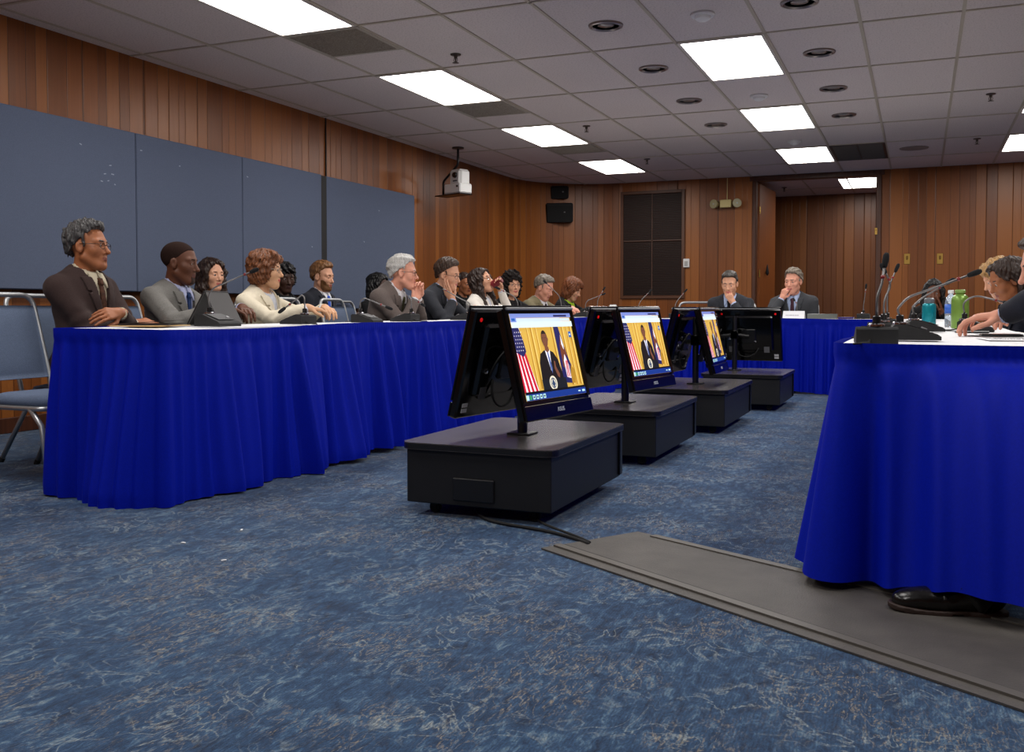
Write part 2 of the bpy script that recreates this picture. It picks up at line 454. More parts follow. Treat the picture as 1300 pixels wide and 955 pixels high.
DL = [(-1.93, 6.12, 'nearer row from the tackboards, first and largest'), (-1.93, 7.35, 'nearer row from the tackboards, second'),
      (-1.93, 8.60, 'nearer row from the tackboards, third'), (-1.93, 9.82, 'nearer row from the tackboards, last before the far wall'),
      (-0.70, 6.12, 'row toward the near table, cut by the top edge'), (-0.70, 7.36, 'row toward the near table, second'),
      (-0.70, 8.60, 'row toward the near table, third'), (-0.70, 9.82, 'row toward the near table, last')]
for x, y, lb in DL:
    t = empty('downlight', (x, y, CZ), 0, 'recessed downlight, '+lb, 'downlight', 'round recessed downlights')
    f = MB(); f.lathe([(0.088, 0.0), (0.115, 0.0), (0.112, -0.012), (0.098, -0.016), (0.088, -0.006), (0.088, 0.0)], n=32); f.build('trim_ring', M_dlring, t, smooth=True, angle=40)
    f = MB(); f.lathe([(0.0, -0.002), (0.089, -0.002)], n=32); f.build('well', M_dlin, t)
    f = MB(); f.lathe([(0.0, -0.010), (0.03, -0.009), (0.05, -0.004), (0.055, -0.002)], n=24); f.build('lens', rgb('downlight_lens', (128, 118, 110), rough=.15), t, smooth=True)
for x, y, lb in [(-1.29, 6.12, 'white round smoke detector nearest the top edge, before the largest lit panel'), (-1.32, 8.63, 'white round smoke detector between two lit panels in the middle row'), (-1.31, 11.1, 'white round smoke detector nearest the far wall')]:
    t = empty('smoke_detector', (x, y, CZ), 0, lb, 'smoke detector', 'ceiling smoke detectors')
    f = MB(); f.lathe([(0.075, 0.0), (0.078, -0.012), (0.07, -0.02), (0.0, -0.02)], n=28); f.build('base', M_whiteplastic, t, smooth=True, angle=40)
    f = MB(); f.lathe([(0.052, -0.02), (0.048, -0.035), (0.032, -0.046), (0.0, -0.048)], n=28); f.build('sensor_cap', M_whiteplastic, t, smooth=True, angle=40)
SP = [(-3.16, 6.38, 'metal sprinkler head nearest the square grey vents'), (-3.16, 9.38, 'metal sprinkler head by the third lit panel'), (-3.16, 11.74, 'metal sprinkler head by the last lit panel near the speakers'),
      (0.54, 9.36, 'metal sprinkler head above the two women reading'), (0.55, 11.75, 'metal sprinkler head near the far wall beside the edge panel'), (-1.95, 15.3, 'metal sprinkler head in the room beyond the doorway')]
for x, y, lb in SP:
    t = empty('sprinkler_head', (x, y, CZ), 0, lb, 'sprinkler', 'ceiling sprinkler heads')
    f = MB(); f.lathe([(0.04, 0.0), (0.038, -0.008), (0.014, -0.012), (0.012, -0.03), (0.006, -0.032), (0.005, -0.062), (0.0, -0.062)], n=18); f.build('body', rgb('sprinkler_metal', (86, 78, 70), rough=.4, metal=.6), t, smooth=True, angle=40)
    f = MB()
    for k in range(10): 
        a = 2*PI*k/10
        f.box((math.cos(a)*.014, math.sin(a)*.014, -.063), (.02, .006, .002), Matrix.Rotation(a, 3, 'Z'))
    f.tube([(0.012, 0, -.03), (0.016, 0, -.045), (0.004, 0, -.062)], .0025, 6); f.tube([(-0.012, 0, -.03), (-0.016, 0, -.045), (-0.004, 0, -.062)], .0025, 6)
    f.build('deflector', rgb('sprinkler_metal', (86, 78, 70)), t)
t = MB(); t.lathe([(0.16, 0.0), (0.155, -0.008), (0.14, -0.010), (0.0, -0.009)], (-0.09, 12.15, CZ), n=36)
tag(t.build('speaker_grille', rgb('grey_perforated', (132, 124, 118), noise=(300, .3)), smooth=True, angle=40), 'flat round grey speaker grille flush in the ceiling near the far wall', 'speaker')

# ------------------------------------------------------------------ tackboards, vent, speakers ...
def tackboard(y0, y1, z0, z1, th, label):
    t = empty('tackboard', (XL+.003, (y0+y1)/2, (z0+z1)/2), 0, label, 'board', 'blue-grey fabric tackboards')
    f = MB(); f.box((th/2, 0, 0), (th, y1-y0-.006, z1-z0), bev=0.006); f.build('panel', M_tack, t, smooth=False)
    return t
TB = [tackboard(4.18, 5.43, 0.925, 2.085, 0.09, 'blue-grey fabric tackboard behind the man in the brown suit'),
      tackboard(5.43, 6.63, 0.925, 2.085, 0.09, 'blue-grey fabric tackboard behind the man in the grey suit'),
      tackboard(6.63, 7.80, 0.925, 2.085, 0.09, 'blue-grey fabric tackboard behind the woman in the cream jacket'),
      tackboard(7.90, 9.67, 0.80, 2.085, 0.075, 'blue-grey fabric tackboard set apart, past the black gap')]
M_scrap = rgb('torn_paper', (150, 160, 176), rough=.8)
for q, y, z, w_ in [(0, .38, .31, .02), (0, .40, .25, .025), (0, .33, .245, .02), (0, .36, .20, .015), (0, .30, .19, .02), (0, .42, .18, .012), (0, .12, .42, .02), (1, -.55, .46, .02), (1, -.15, .40, .015), (2, -.52, .42, .02), (2, .42, -.12, .015), (2, .42, -.36, .015), (3, -.2, .05, .02), (3, .1, .4, .02)]:
    f = MB(); f.box((0.0905 if q < 3 else .0755, y, z), (.002, w_, .007), Matrix.Rotation(.3*math.sin(y*40), 3, 'X')); f.build('torn_paper', M_scrap, TB[q])
f = MB(); f.box((XL+.045, 7.85, 1.505), (0.07, 0.10, 1.15)); o = f.build('trim_4', M_blackmat); o['kind'] = 'structure'
f = MB(); f.box((XL+.008, 8.0, CZ-.3), (0.012, 0.012, 0.6)); o = f.build('trim_5', rgb('plank_gap', (24, 12, 6))); o['kind'] = 'structure'
f = MB(); f.box((XL+.012, 4.8, 0.05), (.02, 15.5, .1), bev=.004); o = f.build('baseboard_left', M_trimwood); o['kind'] = 'structure'

# large wall grille
t = empty('wall_vent', (-3.64, YF, 1.74), 0, 'large dark slatted wall vent with a brown frame on the far wall', 'vent')
W_, H_ = 0.88, 1.50
f = MB()
for s in (-1, 1):
    f.box((s*(W_/2+.02), -.012, 0), (.045, .03, H_+.085), bev=.004); f.box((0, -.012, s*(H_/2+.02)), (W_, .03, .045), bev=.004)
f.build('frame', rgb('vent_frame_brown', (84, 48, 26), rough=.5), t)
f = MB(); f.box((0, -.003, 0), (W_, .004, H_)); f.build('backing', rgb('vent_black', (20, 12, 9)), t)
f = MB()
for k in range(60):
    f.box((0, -.012, -H_/2+.0125+k*.025), (W_, .004, .013), Matrix.Rotation(.6, 3, 'X'))
f.build('louvers', rgb('vent_brown', (58, 36, 26), rough=.6), t)
f = MB(); f.box((0, -.018, .06), (W_, .012, .014)); f.box((0.0, -.018, 0), (.012, .012, H_)); f.build('crossbars', rgb('vent_brown_bar', (78, 50, 36)), t)

# thermostat
t = empty('thermostat', (-3.13, YF, 1.46), 0, 'white thermostat box on the far wall beside the large vent', 'thermostat')
f = MB(); f.box((0, -.018, 0), (.09, .036, .125), bev=.006); f.build('cover', M_whiteplastic, t)
f = MB(); f.box((0, -.038, -.005), (.05, .008, .07), bev=.003); f.build('dial', rgb('grey_plastic', (168, 168, 166)), t)
# emergency light
t = empty('emergency_light', (-2.56, YF, 2.29), 0, 'beige emergency light with two lamps on the far wall', 'emergency light')
f = MB(); f.box((0, -.05, 0), (.16, .1, .11), bev=.008); f.build('box', M_beige, t)
for s in (-1, 1):
    ax = Matrix.Rotation(PI/2, 3, 'X') @ Matrix.Rotation(s*.4, 3, 'Y')
    f = MB(); f.lathe([(0.02, -.05), (0.055, -.02), (0.065, .04), (.06, .045)], (s*.15, -.07, 0), n=20, axis=ax); h = f.build('lamp', rgb('olive_lamp', (150, 140, 100), rough=.4), t, smooth=True, angle=40)
    f = MB(); f.lathe([(0.0, .046), (0.058, .041)], (s*.15, -.07, 0), n=20, axis=ax); f.build('lamp_lens', rgb('lamp_glass', (170, 175, 170), rough=.1), h, smooth=True)
f = MB(); f.tube([(0.01, -.02, .055), (0.01, -.012, .37)], .006, 8); f.build('conduit', M_beige, t)
f = MB(); f.box((-2.20, YF-.008, 1.33), (.06, .016, .02)); 
# brass switch plates by the doorway
for x, z, lb in [(-0.17, 1.462, 'brass wall plate nearer the doorway'), (0.23, 1.457, 'brass wall plate farther from the doorway'), (-0.56, 1.84, 'small brass latch plate on the doorway jamb')]:
    t = empty('brass_plate', (x, YF if x > -.5 else YF-.027, z), 0, lb, 'wall plate')
    f = MB(); f.box((0, -.004, 0), (.075, .008, .14) if x > -.5 else (.035, .008, .09), bev=.003); f.build('plate', M_brass, t)
    f = MB(); f.box((0, -.012, .015), (.024, .014, .05) if x > -.5 else (.012, .012, .02), bev=.004); f.build('switch', rgb('dark_brass', (120, 90, 40), metal=.6, rough=.4), t)
# door leaf standing open into the next room
t = empty('door_1', (DX0, YF+.13, 0), math.radians(86), None, None); t['kind'] = 'structure'
f = MB(); f.box((.54, 0, 1.29), (1.06, .045, 2.57), bev=.004); f.build('door_panel', M_doorwood, t)
f = MB(); f.lathe([(0.0, 0.0), (.03, 0), (.03, .01), (.012, .015), (.012, .04), (.028, .05), (.028, .07), (0, .078)], (1.0, -.023, 0.92), n=18, axis=Matrix.Rotation(PI/2, 3, 'X')); f.build('door_handle', rgb('dark_knob', (60, 50, 40), metal=.6, rough=.3), t, smooth=True)
for z in (.4, 1.3, 2.2):
    f = MB(); f.tube([(0, -.028, z-.05), (0, -.028, z+.05)], .009, 8); f.build('hinge', M_brass, t)
t2 = MB(); t2.lathe([(0.0, -.1), (.012, -.09), (.026, -.06), (.006, .06), (0, .07)], (-2.06, YF+.52, 1.38), n=10)
tag(t2.build('door_ornament', M_blackmat, smooth=True), 'small dark pendant ornament hanging on the open door', 'ornament')

# black wall speakers
def wall_speaker(x, z, w_, h_, d_, rz, label):
    t = empty('wall_speaker', (x, 13.76 if x > -5 else 13.66, z), rz, label, 'speaker', 'black wall speakers')
    f = MB(); f.box((0, -d_/2-.05, 0), (w_, d_, h_), Matrix.Rotation(.12, 3, 'X'), bev=.02); f.build('cabinet', M_blackmat, t)
    f = MB(); f.box((0, -d_-.052, -.012 - d_*.06), (w_*.9, .012, h_*.86), Matrix.Rotation(.12, 3, 'X'), bev=.005); g = f.build('grille', rgb('speaker_cloth', (20, 20, 20), rough=.9, noise=(200, .3)), t)
    f = MB(); f.box((w_*.2, -d_-.06, -.0), (.022, .003, .022)); f.build('badge', rgb('badge_grey', (110, 110, 110)), g)
    f = MB(); f.box((0, -.028, 0), (.05, .08, .05)); f.build('bracket', M_black, t)
wall_speaker(-5.02, 2.535, .27, .19, .17, math.radians(18), 'smaller black speaker mounted above the larger one in the rounded corner')
wall_speaker(-5.02, 2.23, .40, .29, .22, math.radians(18), 'larger black speaker mounted below the small one in the rounded corner')

# ceiling camera
t = empty('conference_camera', (-4.95, 10.05, CZ), 0, 'white conference camera hanging from a black ceiling bracket', 'camera')
f = MB(); f.lathe([(0, 0), (.07, 0), (.07, -.015), (.02, -.02), (0, -.02)], n=20); f.build('ceiling_plate', M_black, t, smooth=True, angle=40)
R_ = Matrix.Rotation(math.radians(-22), 3, 'Z')
def cv(p): return tuple(R_ @ Vector(p))
f = MB(); f.tube(roundpath([(0, 0, -.01), (0, 0, -.2), cv((-.26, 0, -.37)), cv((-.26, 0, -.545))], .04), .014, 10); f.build('bracket', M_black, t, smooth=True)
f = MB(); f.box(cv((-.08, 0, -.545)), (.44, .2, .012), R_, bev=.004); f.build('shelf', M_black, t)
f = MB(); f.box(cv((.0, 0, -.48)), (.28, .19, .11), R_, bev=.012); f.build('base', M_whiteplastic, t)
f = MB(); f.box(cv((.03, 0, -.355)), (.20, .17, .19), R_, bev=.03); h = f.build('camera_head', M_whiteplastic, t)
f = MB(); f.lathe([(0, .02), (.03, .018), (.034, 0), (.034, -.01)], cv((.045, -.088, -.33)), n=20, axis=R_ @ Matrix.Rotation(PI/2, 3, 'X')); f.build('lens', M_gloss, h, smooth=True, angle=40)
f = MB(); f.box(cv((.045, -.087, -.395)), (.07, .004, .016), R_); f.build('brand_strip', rgb('grey_mark', (90, 90, 94)), h)
f = MB(); f.box(cv((.09, -.096, -.46)), (.03, .006, .02), R_); f.build('sensor', M_gloss, t)

# ------------------------------------------------------------------ furniture: tables, skirts, cloths
def folding_table(cx, cy, lx, ly, zt, label):
    t = empty('folding_table', (cx, cy, 0), 0, label, 'table', 'folding tables under the white cloths')
    f = MB(); f.box((0, 0, zt-.016), (lx, ly, .03), bev=.006); f.build('table_top', rgb('table_board', (150, 140, 125)), t)
    for sx in (-1, 1):
        for sy in (-1, 1):
            px, py = sx*(lx/2-.08), sy*(ly/2-.12)
            f = MB(); f.tube([(px, py, 0.0), (px, py, zt-.03)], .013, 8); f.build('leg', M_steel, t, smooth=True)
def table_run(x0, x1, y0, y1, zt, n, along, label):
    for k in range(n):
        if along == 'y':
            d = (y1-y0)/n; folding_table((x0+x1)/2, y0+d*(k+.5), x1-x0-.01, d-.01, zt-.009, label)
        else:
            d = (x1-x0)/n; folding_table(x0+d*(k+.5), (y0+y1)/2, d-.01, y1-y0-.01, zt-.009, label)

def tablecloth(x0, x1, y0, y1, zt, seams, along, label):
    f = MB(); step = .08
    nx = max(2, int((x1-x0)/step)); ny = max(2, int((y1-y0)/step)); vs = []; fs = []
    for i in range(nx+1):
        for j in range(ny+1):
            x = x0+(x1-x0)*i/nx; y = y0+(y1-y0)*j/ny
            z = zt+.0015*math.sin(x*7+y*3.1)*math.sin(y*2.3-x)+.0012*math.sin(y*5.7)
            s_ = y if along == 'y' else x
            for q in seams: z -= .003*math.exp(-((s_-q)/.03)**2)
            vs.append((x, y, z))
    for i in range(nx):
        for j in range(ny):
            a = i*(ny+1)+j; fs.append((a, a+ny+1, a+ny+2, a+1))
    f.add(vs, fs)
    # turned-down border
    per = [i*(ny+1) for i in range(nx+1)]+[nx*(ny+1)+j for j in range(1, ny+1)]+[i*(ny+1)+ny for i in range(nx-1, -1, -1)]+[j for j in range(ny-1, 0, -1)]
    low = [(vs[k][0], vs[k][1], zt-.012) for k in per]; n = len(per)
    b0 = len(f.v); f.v.extend(low)
    for q in range(n):
        f.f.append((per[q], b0+q, b0+(q+1) % n, per[(q+1) % n])); f.m.append(0)
    return tag(f.build('tablecloth', M_white, smooth=True, angle=50), label, 'tablecloth')

def table_skirt(pts, zt, seed, label, amp=1.0, bulges=(), hem=.012, fold=1.0, wave=.006, lifts=()):
    """pleated skirt hung along a plan polyline (outside is to the right of the walking direction)"""
    rnd = random.Random(seed)
    P = roundpath([(x, y, 0) for x, y in pts], .035, 8)
    seg = [(P[i+1]-P[i]).length for i in range(len(P)-1)]; L = sum(seg)
    step = .0085; n = int(L/step)+1
    S = []; i = 0; acc = 0
    for k in range(n):
        s_ = min(k*step, L-1e-6)
        while i < len(seg)-1 and acc+seg[i] < s_: acc += seg[i]; i += 1
        tt = (P[i+1]-P[i]).normalized(); p = P[i]+tt*(s_-acc)
        S.append((p, Vector((tt.y, -tt.x, 0))))
    # smooth normals
    Nn = [v[1] for v in S]
    for _ in range(6): Nn = [(Nn[max(0, k-1)]+Nn[k]*2+Nn[min(n-1, k+1)]).normalized() for k in range(n)]
    u = np.arange(n)*step
    # random pleat phases: warp the running length
    g = np.zeros(n)
    for _ in range(7):
        g += rnd.uniform(.2, 1)*np.sin(u*2*PI/rnd.uniform(.5, 2.4)/fold+rnd.uniform(0, 6.3))
    ph1 = u*2*PI/(.085*fold)+2.2*g; ph2 = u*2*PI/(.047*fold)-1.7*g+1; ph3 = u*2*PI/(.31*fold)+1.3*g
    env = .55+.45*np.sin(u*2*PI/(.9*fold)+g)
    gath = .0022*np.sin(u*2*PI/.0135+.6*g)
    R = 40; V = []
    for r in range(R+1):
        v = r/R
        ztop = zt+.002+wave*np.sin(u*1.9+seed)+.45*wave*np.sin(u*4.3+1.7*seed)
        zz = ztop*(1-v)+(hem+.011*np.sin(u*2.1+seed)+.008*np.sin(u*5.3)+sum(d_*np.exp(-((u-uc)/w_)**4) for uc, w_, d_ in lifts))*v
        hd = (ztop-zz)
        inhead = np.clip(1-(hd-.045)/.01, 0, 1)
        a = np.clip((hd-.05)/.62, 0, 1)
        off = .006+.004*inhead+gath*inhead
        sh = np.sin(ph1+.5*np.sin(ph1)); f2 = np.sin(ph2); f3 = np.sin(ph3+v*.8)
        off = off+(1-inhead)*amp*(a**.5*.015*f2*(1-a*.45)+a**.6*.033*sh*env*(1-.25*a)+a**1.0*.030*f3+.026*a)
        for (uc, w_, d_, pw) in bulges:
            off = off+d_*np.exp(-((u-uc)/w_)**2)*a**pw
        off = np.maximum(off, .004)
        V.append((off, zz))
    vs = []
    for r in range(R+1):
        off, zz = V[r]
        for k in range(n):
            p = S[k][0]+Nn[k]*float(off[k]); vs.append((p.x, p.y, float(zz[k])))
    fs = [(r*n+k, (r+1)*n+k, (r+1)*n+k+1, r*n+k+1) for r in range(R) for k in range(n-1)]
    me = bpy.data.meshes.new('table_skirt'); me.from_pydata(vs, [], fs); me.materials.append(M_skirt)
    me.polygons.foreach_set('use_smooth', [True]*len(fs)); me.update()
    o = bpy.data.objects.new('table_skirt', me); COL.objects.link(o)
    return tag(o, label, 'table skirt')

ZL, ZR, ZF = .715, .693, .70
LX0, LX1, LY0, LY1 = -3.39, -2.79, 3.0, 9.96
RX0, RX1, RY0, RY1 = -.215, .41, 2.93, 9.30
FX0, FX1, FY0, FY1 = -2.78, .42, 9.34, 9.915
table_run(LX0, LX1, LY0, LY1, ZL, 4, 'y', 'folding table hidden under the cloth of the run along the tackboards')
table_run(RX0, RX1, RY0, RY1, ZR, 3, 'y', 'folding table hidden under the cloth of the run nearest the viewer')
table_run(FX0, FX1, FY0, FY1, ZF, 2, 'x', 'folding table hidden under the cloth of the run before the doorway')
tablecloth(LX0-.004, LX1+.004, LY0+.02, LY1, ZL, (4.74, 6.48, 8.22), 'y', 'white cloth covering the long table in front of the tackboards')
tablecloth(RX0-.004, RX1+.004, RY0-.004, RY1+.03, ZR, (5.05, 7.18), 'y', 'white cloth covering the table with the green and teal bottles')
tablecloth(FX0, FX1, FY0-.004, FY1+.004, ZF, (-1.2,), 'x', 'white cloth covering the far table with the name card')
table_skirt([(LX0-.006, LY0+.62), (LX0-.006, LY0-.006), (LX1+.006, LY0-.006), (LX1+.006, FY0-.05)], ZL+.002, 2, 'royal blue pleated skirt around the long table by the tackboards', bulges=((.95, .3, .03, 1.5), (2.4, .35, .05, 1.3)), amp=1.45, fold=1.6)
table_skirt([(LX1+.02, FY0-.006), (RX0-.02, FY0-.006)], ZF+.002, 5, 'royal blue pleated skirt on the far table before the doorway', amp=1.2, fold=1.4)
table_skirt([(RX0-.006, RY1), (RX0-.006, RY0-.006), (RX1+.3, RY0-.006)], ZR+.002, 8, 'royal blue skirt on the near table, lifted over a black shoe', amp=1.0, fold=2.1, wave=.005,
            bulges=((6.15, .22, .05, 1.4), (6.376+.45, .24, .30, .55), (6.37+.02, .1, .05, 1.2)), hem=.02, lifts=((6.376+.43, .25, .062),))
# ------------------------------------------------------------------ chairs
SEAT_H = .408
def make_chair():
    t = empty('banquet_chair')
    w2 = .205
    # back frame: inverted U continuing down as the rear legs' uprights
    up = [(-.20, -w2, .345), (-.235, -w2, .50), (-.325, -w2*.93, .87), (-.325, w2*.93, .87), (-.235, w2, .50), (-.20, w2, .345)]
    f = MB(); f.tube(roundpath(up, .07), .0125, 10); f.build('back_frame', M_steel, t, smooth=True, angle=50)
    # backrest pad lying in the plane of the uprights
    A = Vector((-.222, 0, .455)); B = Vector((-.311, 0, .815)); d = (B-A).normalized(); nrm = Vector((d.z, 0, -d.x))
    nu, nv = 12, 14; vs = []; fs = []
    for side in (1, -1):
        for i in range(nu+1):
            for j in range(nv+1):
                s_ = -1+2*i/nu; v = j/nv
                e = (1-abs(s_)**4)*(1-abs(2*v-1)**4)
                p = A+(B-A)*v+Vector((0, 1, 0))*s_*(w2-.012)+nrm*side*(.006+.02*e)
                vs.append(p)
    m_ = (nu+1)*(nv+1)
    for i in range(nu):
        for j in range(nv):
            a = i*(nv+1)+j
            fs.append((a, a+nv+1, a+nv+2, a+1)); fs.append((m_+a, m_+a+1, m_+a+nv+2, m_+a+nv+1))
    ring = [i*(nv+1) for i in range(nu+1)]+[nu*(nv+1)+j for j in range(1, nv+1)]+[i*(nv+1)+nv for i in range(nu-1, -1, -1)]+[j for j in range(nv-1, 0, -1)]
    for q in range(len(ring)):
        a, b_ = ring[q], ring[(q+1) % len(ring)]
        fs.append((a, b_, m_+b_, m_+a))
    f = MB(); f.add(vs, fs); f.build('backrest', M_fabric, t, smooth=True)
    # seat cushion
    vs = []; fs = []; n = 28
    lay = [(.90, 0.0), (1.0, .012), (1.0, .03), (.96, .047), (.8, .056), (.4, .060)]
    for k, (sc, z) in enumerate(lay):
        for q in range(n):
            a = 2*PI*q/n; c_, s_ = math.cos(a), math.sin(a)
            ex = abs(c_)**.45*(1 if c_ > 0 else -1); ey = abs(s_)**.45*(1 if s_ > 0 else -1)
            vs.append((.015+.215*sc*ex, .207*sc*ey, SEAT_H-.06+z))
    for k in range(len(lay)-1):
        for q in range(n): fs.append((k*n+q, k*n+(q+1) % n, (k+1)*n+(q+1) % n, (k+1)*n+q))
    fs.append(tuple(range(n))[::-1]); fs.append(tuple((len(lay)-1)*n+q for q in range(n)))
    f = MB(); f.add(vs, fs); f.build('seat', M_fabric, t, smooth=True)
    f = MB(); f.tube(roundpath([(-.205, -w2, .345), (.20, -w2, .345), (.20, w2, .345), (-.205, w2, .345)], .05), .0115, 8); f.build('seat_frame', M_steel, t, smooth=True)
    for s_ in (-1, 1):
        f = MB(); f.tube(roundpath([(-.20, s_*w2, .37), (-.16, s_*w2, .30), (-.34, s_*(w2+.012), .004)], .05), [.0125]*9, 8) if False else f.tube([(-.13, s_*w2, .345), (-.175, s_*w2, .29), (-.34, s_*(w2+.012), .0)], .0125, 8)
        l_ = f.build('leg', M_steel, t, smooth=True)
        f = MB(); f.tube([(-.325, s_*(w2+.011), .024), (-.34, s_*(w2+.012), .0)], .0145, 8); f.build('foot_cap', M_rubberblack, l_, smooth=True, angle=40)
        f = MB(); f.tube([(.12, s_*w2, .345), (.19, s_*w2, .27), (.245, s_*(w2+.012), .0)], .0125, 8); l_ = f.build('leg', M_steel, t, smooth=True)
        f = MB(); f.tube([(.241, s_*(w2+.0115), .024), (.245, s_*(w2+.012), .0)], .0145, 8); f.build('foot_cap', M_rubberblack, l_, smooth=True, angle=40)
    return t
CHAIR0 = [None]
def chair(x, y, rz, label):
    if CHAIR0[0] is None: o = CHAIR0[0] = make_chair()
    else: o = copy_tree(CHAIR0[0])
    o.location = (x, y, 0); o.rotation_euler = (0, 0, rz)
    return tag(o, label, 'chair', 'grey-blue stacking chairs round the tables')

# ------------------------------------------------------------------ screens on low carts
SCW, SCH = .47, .345          # lit picture size
PIC = {k: rgb('picture_'+k, c, rough=.3, spec=.2, emit=lin(c), estr=.85) for k, c in dict(
    gold=(206, 166, 72), gold2=(170, 126, 40), gold3=(228, 196, 110), bar=(120, 138, 206), bar2=(196, 214, 240), pale=(206, 224, 230), navy=(34, 34, 88), red=(190, 24, 48), white=(228, 226, 232),
    suit=(26, 22, 26), skin=(112, 70, 52), hair=(30, 24, 24), tie=(70, 90, 150), seal=(220, 214, 190), sealin=(50, 70, 100), podium=(24, 28, 36), task=(22, 52, 130), taskl=(180, 220, 220), green=(60, 150, 90),
    brown=(110, 60, 40), icon=(30, 90, 170), dark=(12, 12, 16)).items()}
PK = list(PIC)
def picture_mesh():
    """the lit picture in the plane y=0, x right, z up, facing -y; small layers of flat shapes"""
    f = MB(); lay = [0]
    def poly(c, pts):
        lay[0] += 1; f.mat = PK.index(c)
        d = -.00006*lay[0]
        f.add([((u-.5)*SCW, d, (v-.5)*SCH) for u, v in pts], [tuple(range(len(pts)))])
    def rect(c, u0, v0, u1, v1): poly(c, [(u0, v0), (u1, v0), (u1, v1), (u0, v1)])
    def disc(c, u, v, r, n=24, sy=None): poly(c, [(u+r*math.cos(a), v+(sy or r*SCW/SCH)*math.sin(a)) for a in [2*PI*k/n for k in range(n)]])
    rect('gold', 0, 0, 1, 1)
    for k, (u, w_) in enumerate([(.22, .02), (.28, .03), (.36, .02), (.62, .03), (.80, .03), (.88, .02), (.94, .03)]):
        poly('gold2', [(u, .12), (u+w_, .12), (u+w_*.8, .84), (u+.005, .84)])
        poly('gold3', [(u+w_, .12), (u+w_*1.6, .12), (u+w_*1.4, .84), (u+w_*.8, .84)])
    # flag on the near side
    poly('white', [(0, .09), (.235, .09), (.17, .4), (.12, .62), (.115, .84), (.0, .84)])
    for k in range(4):
        o = k*.062
        poly('red', [(o-.0, .09), (o+.034, .09), (o*.72+.012, .52), (o*.55, .62), (max(0, o*.55-.026), .62), (max(0, o*.72-.022), .52)])
    poly('navy', [(0, .56), (.10, .5), (.155, .56), (.14, .70), (.105, .84), (0, .84)])
    for r in range(6):
        for c_ in range(4):
            u = .018+c_*.031+(.014 if r % 2 else 0); v = .575+r*.042
            if u < .135: poly('white', [(u+.0075*(1 if q % 2 == 0 else .45)*math.sin(q*PI/5), v+.0105*(1 if q % 2 == 0 else .45)*math.cos(q*PI/5)) for q in range(10)])
    # second flag
    poly('navy', [(.66, .16), (.82, .14), (.86, .3), (.80, .5), (.745, .84), (.665, .84)])
    poly('brown', [(.70, .35), (.76, .30), (.79, .5), (.75, .74), (.71, .6)])
    poly('white', [(.73, .22), (.80, .2), (.80, .36), (.76, .5), (.73, .42)])
    for k in range(3): poly('red', [(.735+k*.022, .22), (.747+k*.022, .22), (.765+k*.012, .42), (.755+k*.012, .42)])
    poly('gold2', [(.80, .14), (.86, .14), (.88, .3), (.83, .36), (.80, .24)])
    poly('white', [(.742, .62), (.765, .55), (.775, .6), (.752, .74)])
    # speaker in a dark suit at a lectern
    poly('suit', [(.30, .10), (.66, .10), (.665, .26), (.63, .44), (.575, .53), (.50, .565), (.43, .56), (.36, .52), (.325, .42), (.31, .24)])
    poly('white', [(.445, .56), (.525, .56), (.50, .36), (.485, .31)])
    poly('tie', [(.474, .54), (.492, .54), (.512, .34), (.496, .28), (.48, .36)])
    poly('skin', [(.452, .60), (.512, .60), (.515, .555), (.485, .53), (.45, .555)])
    disc('hair', .476, .70, .05, sy=.098)
    poly('skin', [(.432, .725), (.44, .755), (.515, .755), (.522, .71), (.514, .63), (.49, .585), (.462, .585), (.438, .63)])
    disc('skin', .525, .69, .008, sy=.02)
    for u in (.452, .49): rect('hair', u-.009, .705, u+.009, .711)
    rect('brown', .462, .622, .49, .628)
    poly('skin', [(.54, .34), (.555, .43), (.575, .42), (.572, .36), (.61, .27), (.60, .22), (.575, .24)])
    rect('podium', .30, .09, .70, .22)
    disc('seal', .475, .17, .062); disc('sealin', .475, .17, .045); disc('seal', .475, .17, .036)
    poly('sealin', [(.475, .235), (.49, .19), (.505, .16), (.485, .13), (.475, .10), (.465, .13), (.445, .16), (.46, .19)])
    rect('dark', 0, .075, 1, .10)
    # browser bars and task bar
    rect('bar', 0, .95, 1, 1); rect('bar2', .09, .90, .80, .945); rect('bar', 0, .90, .09, .95); rect('bar2', .8, .905, .97, .94); rect('pale', 0, .835, 1, .90)
    rect('icon', .02, .915, .07, .945); rect('navy', .70, .957, .93, .98)
    rect('icon', .90, .70, .945, .77); rect('pale', .912, .725, .933, .745)
    rect('task', 0, 0, 1, .075); rect('taskl', 0, .008, .04, .065); rect('green', .05, .01, .085, .062)
    for k in range(4): rect('taskl', .10+k*.055, .012, .138+k*.055, .06); rect('dark', .11+k*.055, .025, .128+k*.055, .047)
    rect('taskl', .86, .03, .90, .045); rect('taskl', .93, .025, .98, .05)
    f.mat = 0
    return f
PICM = [None]
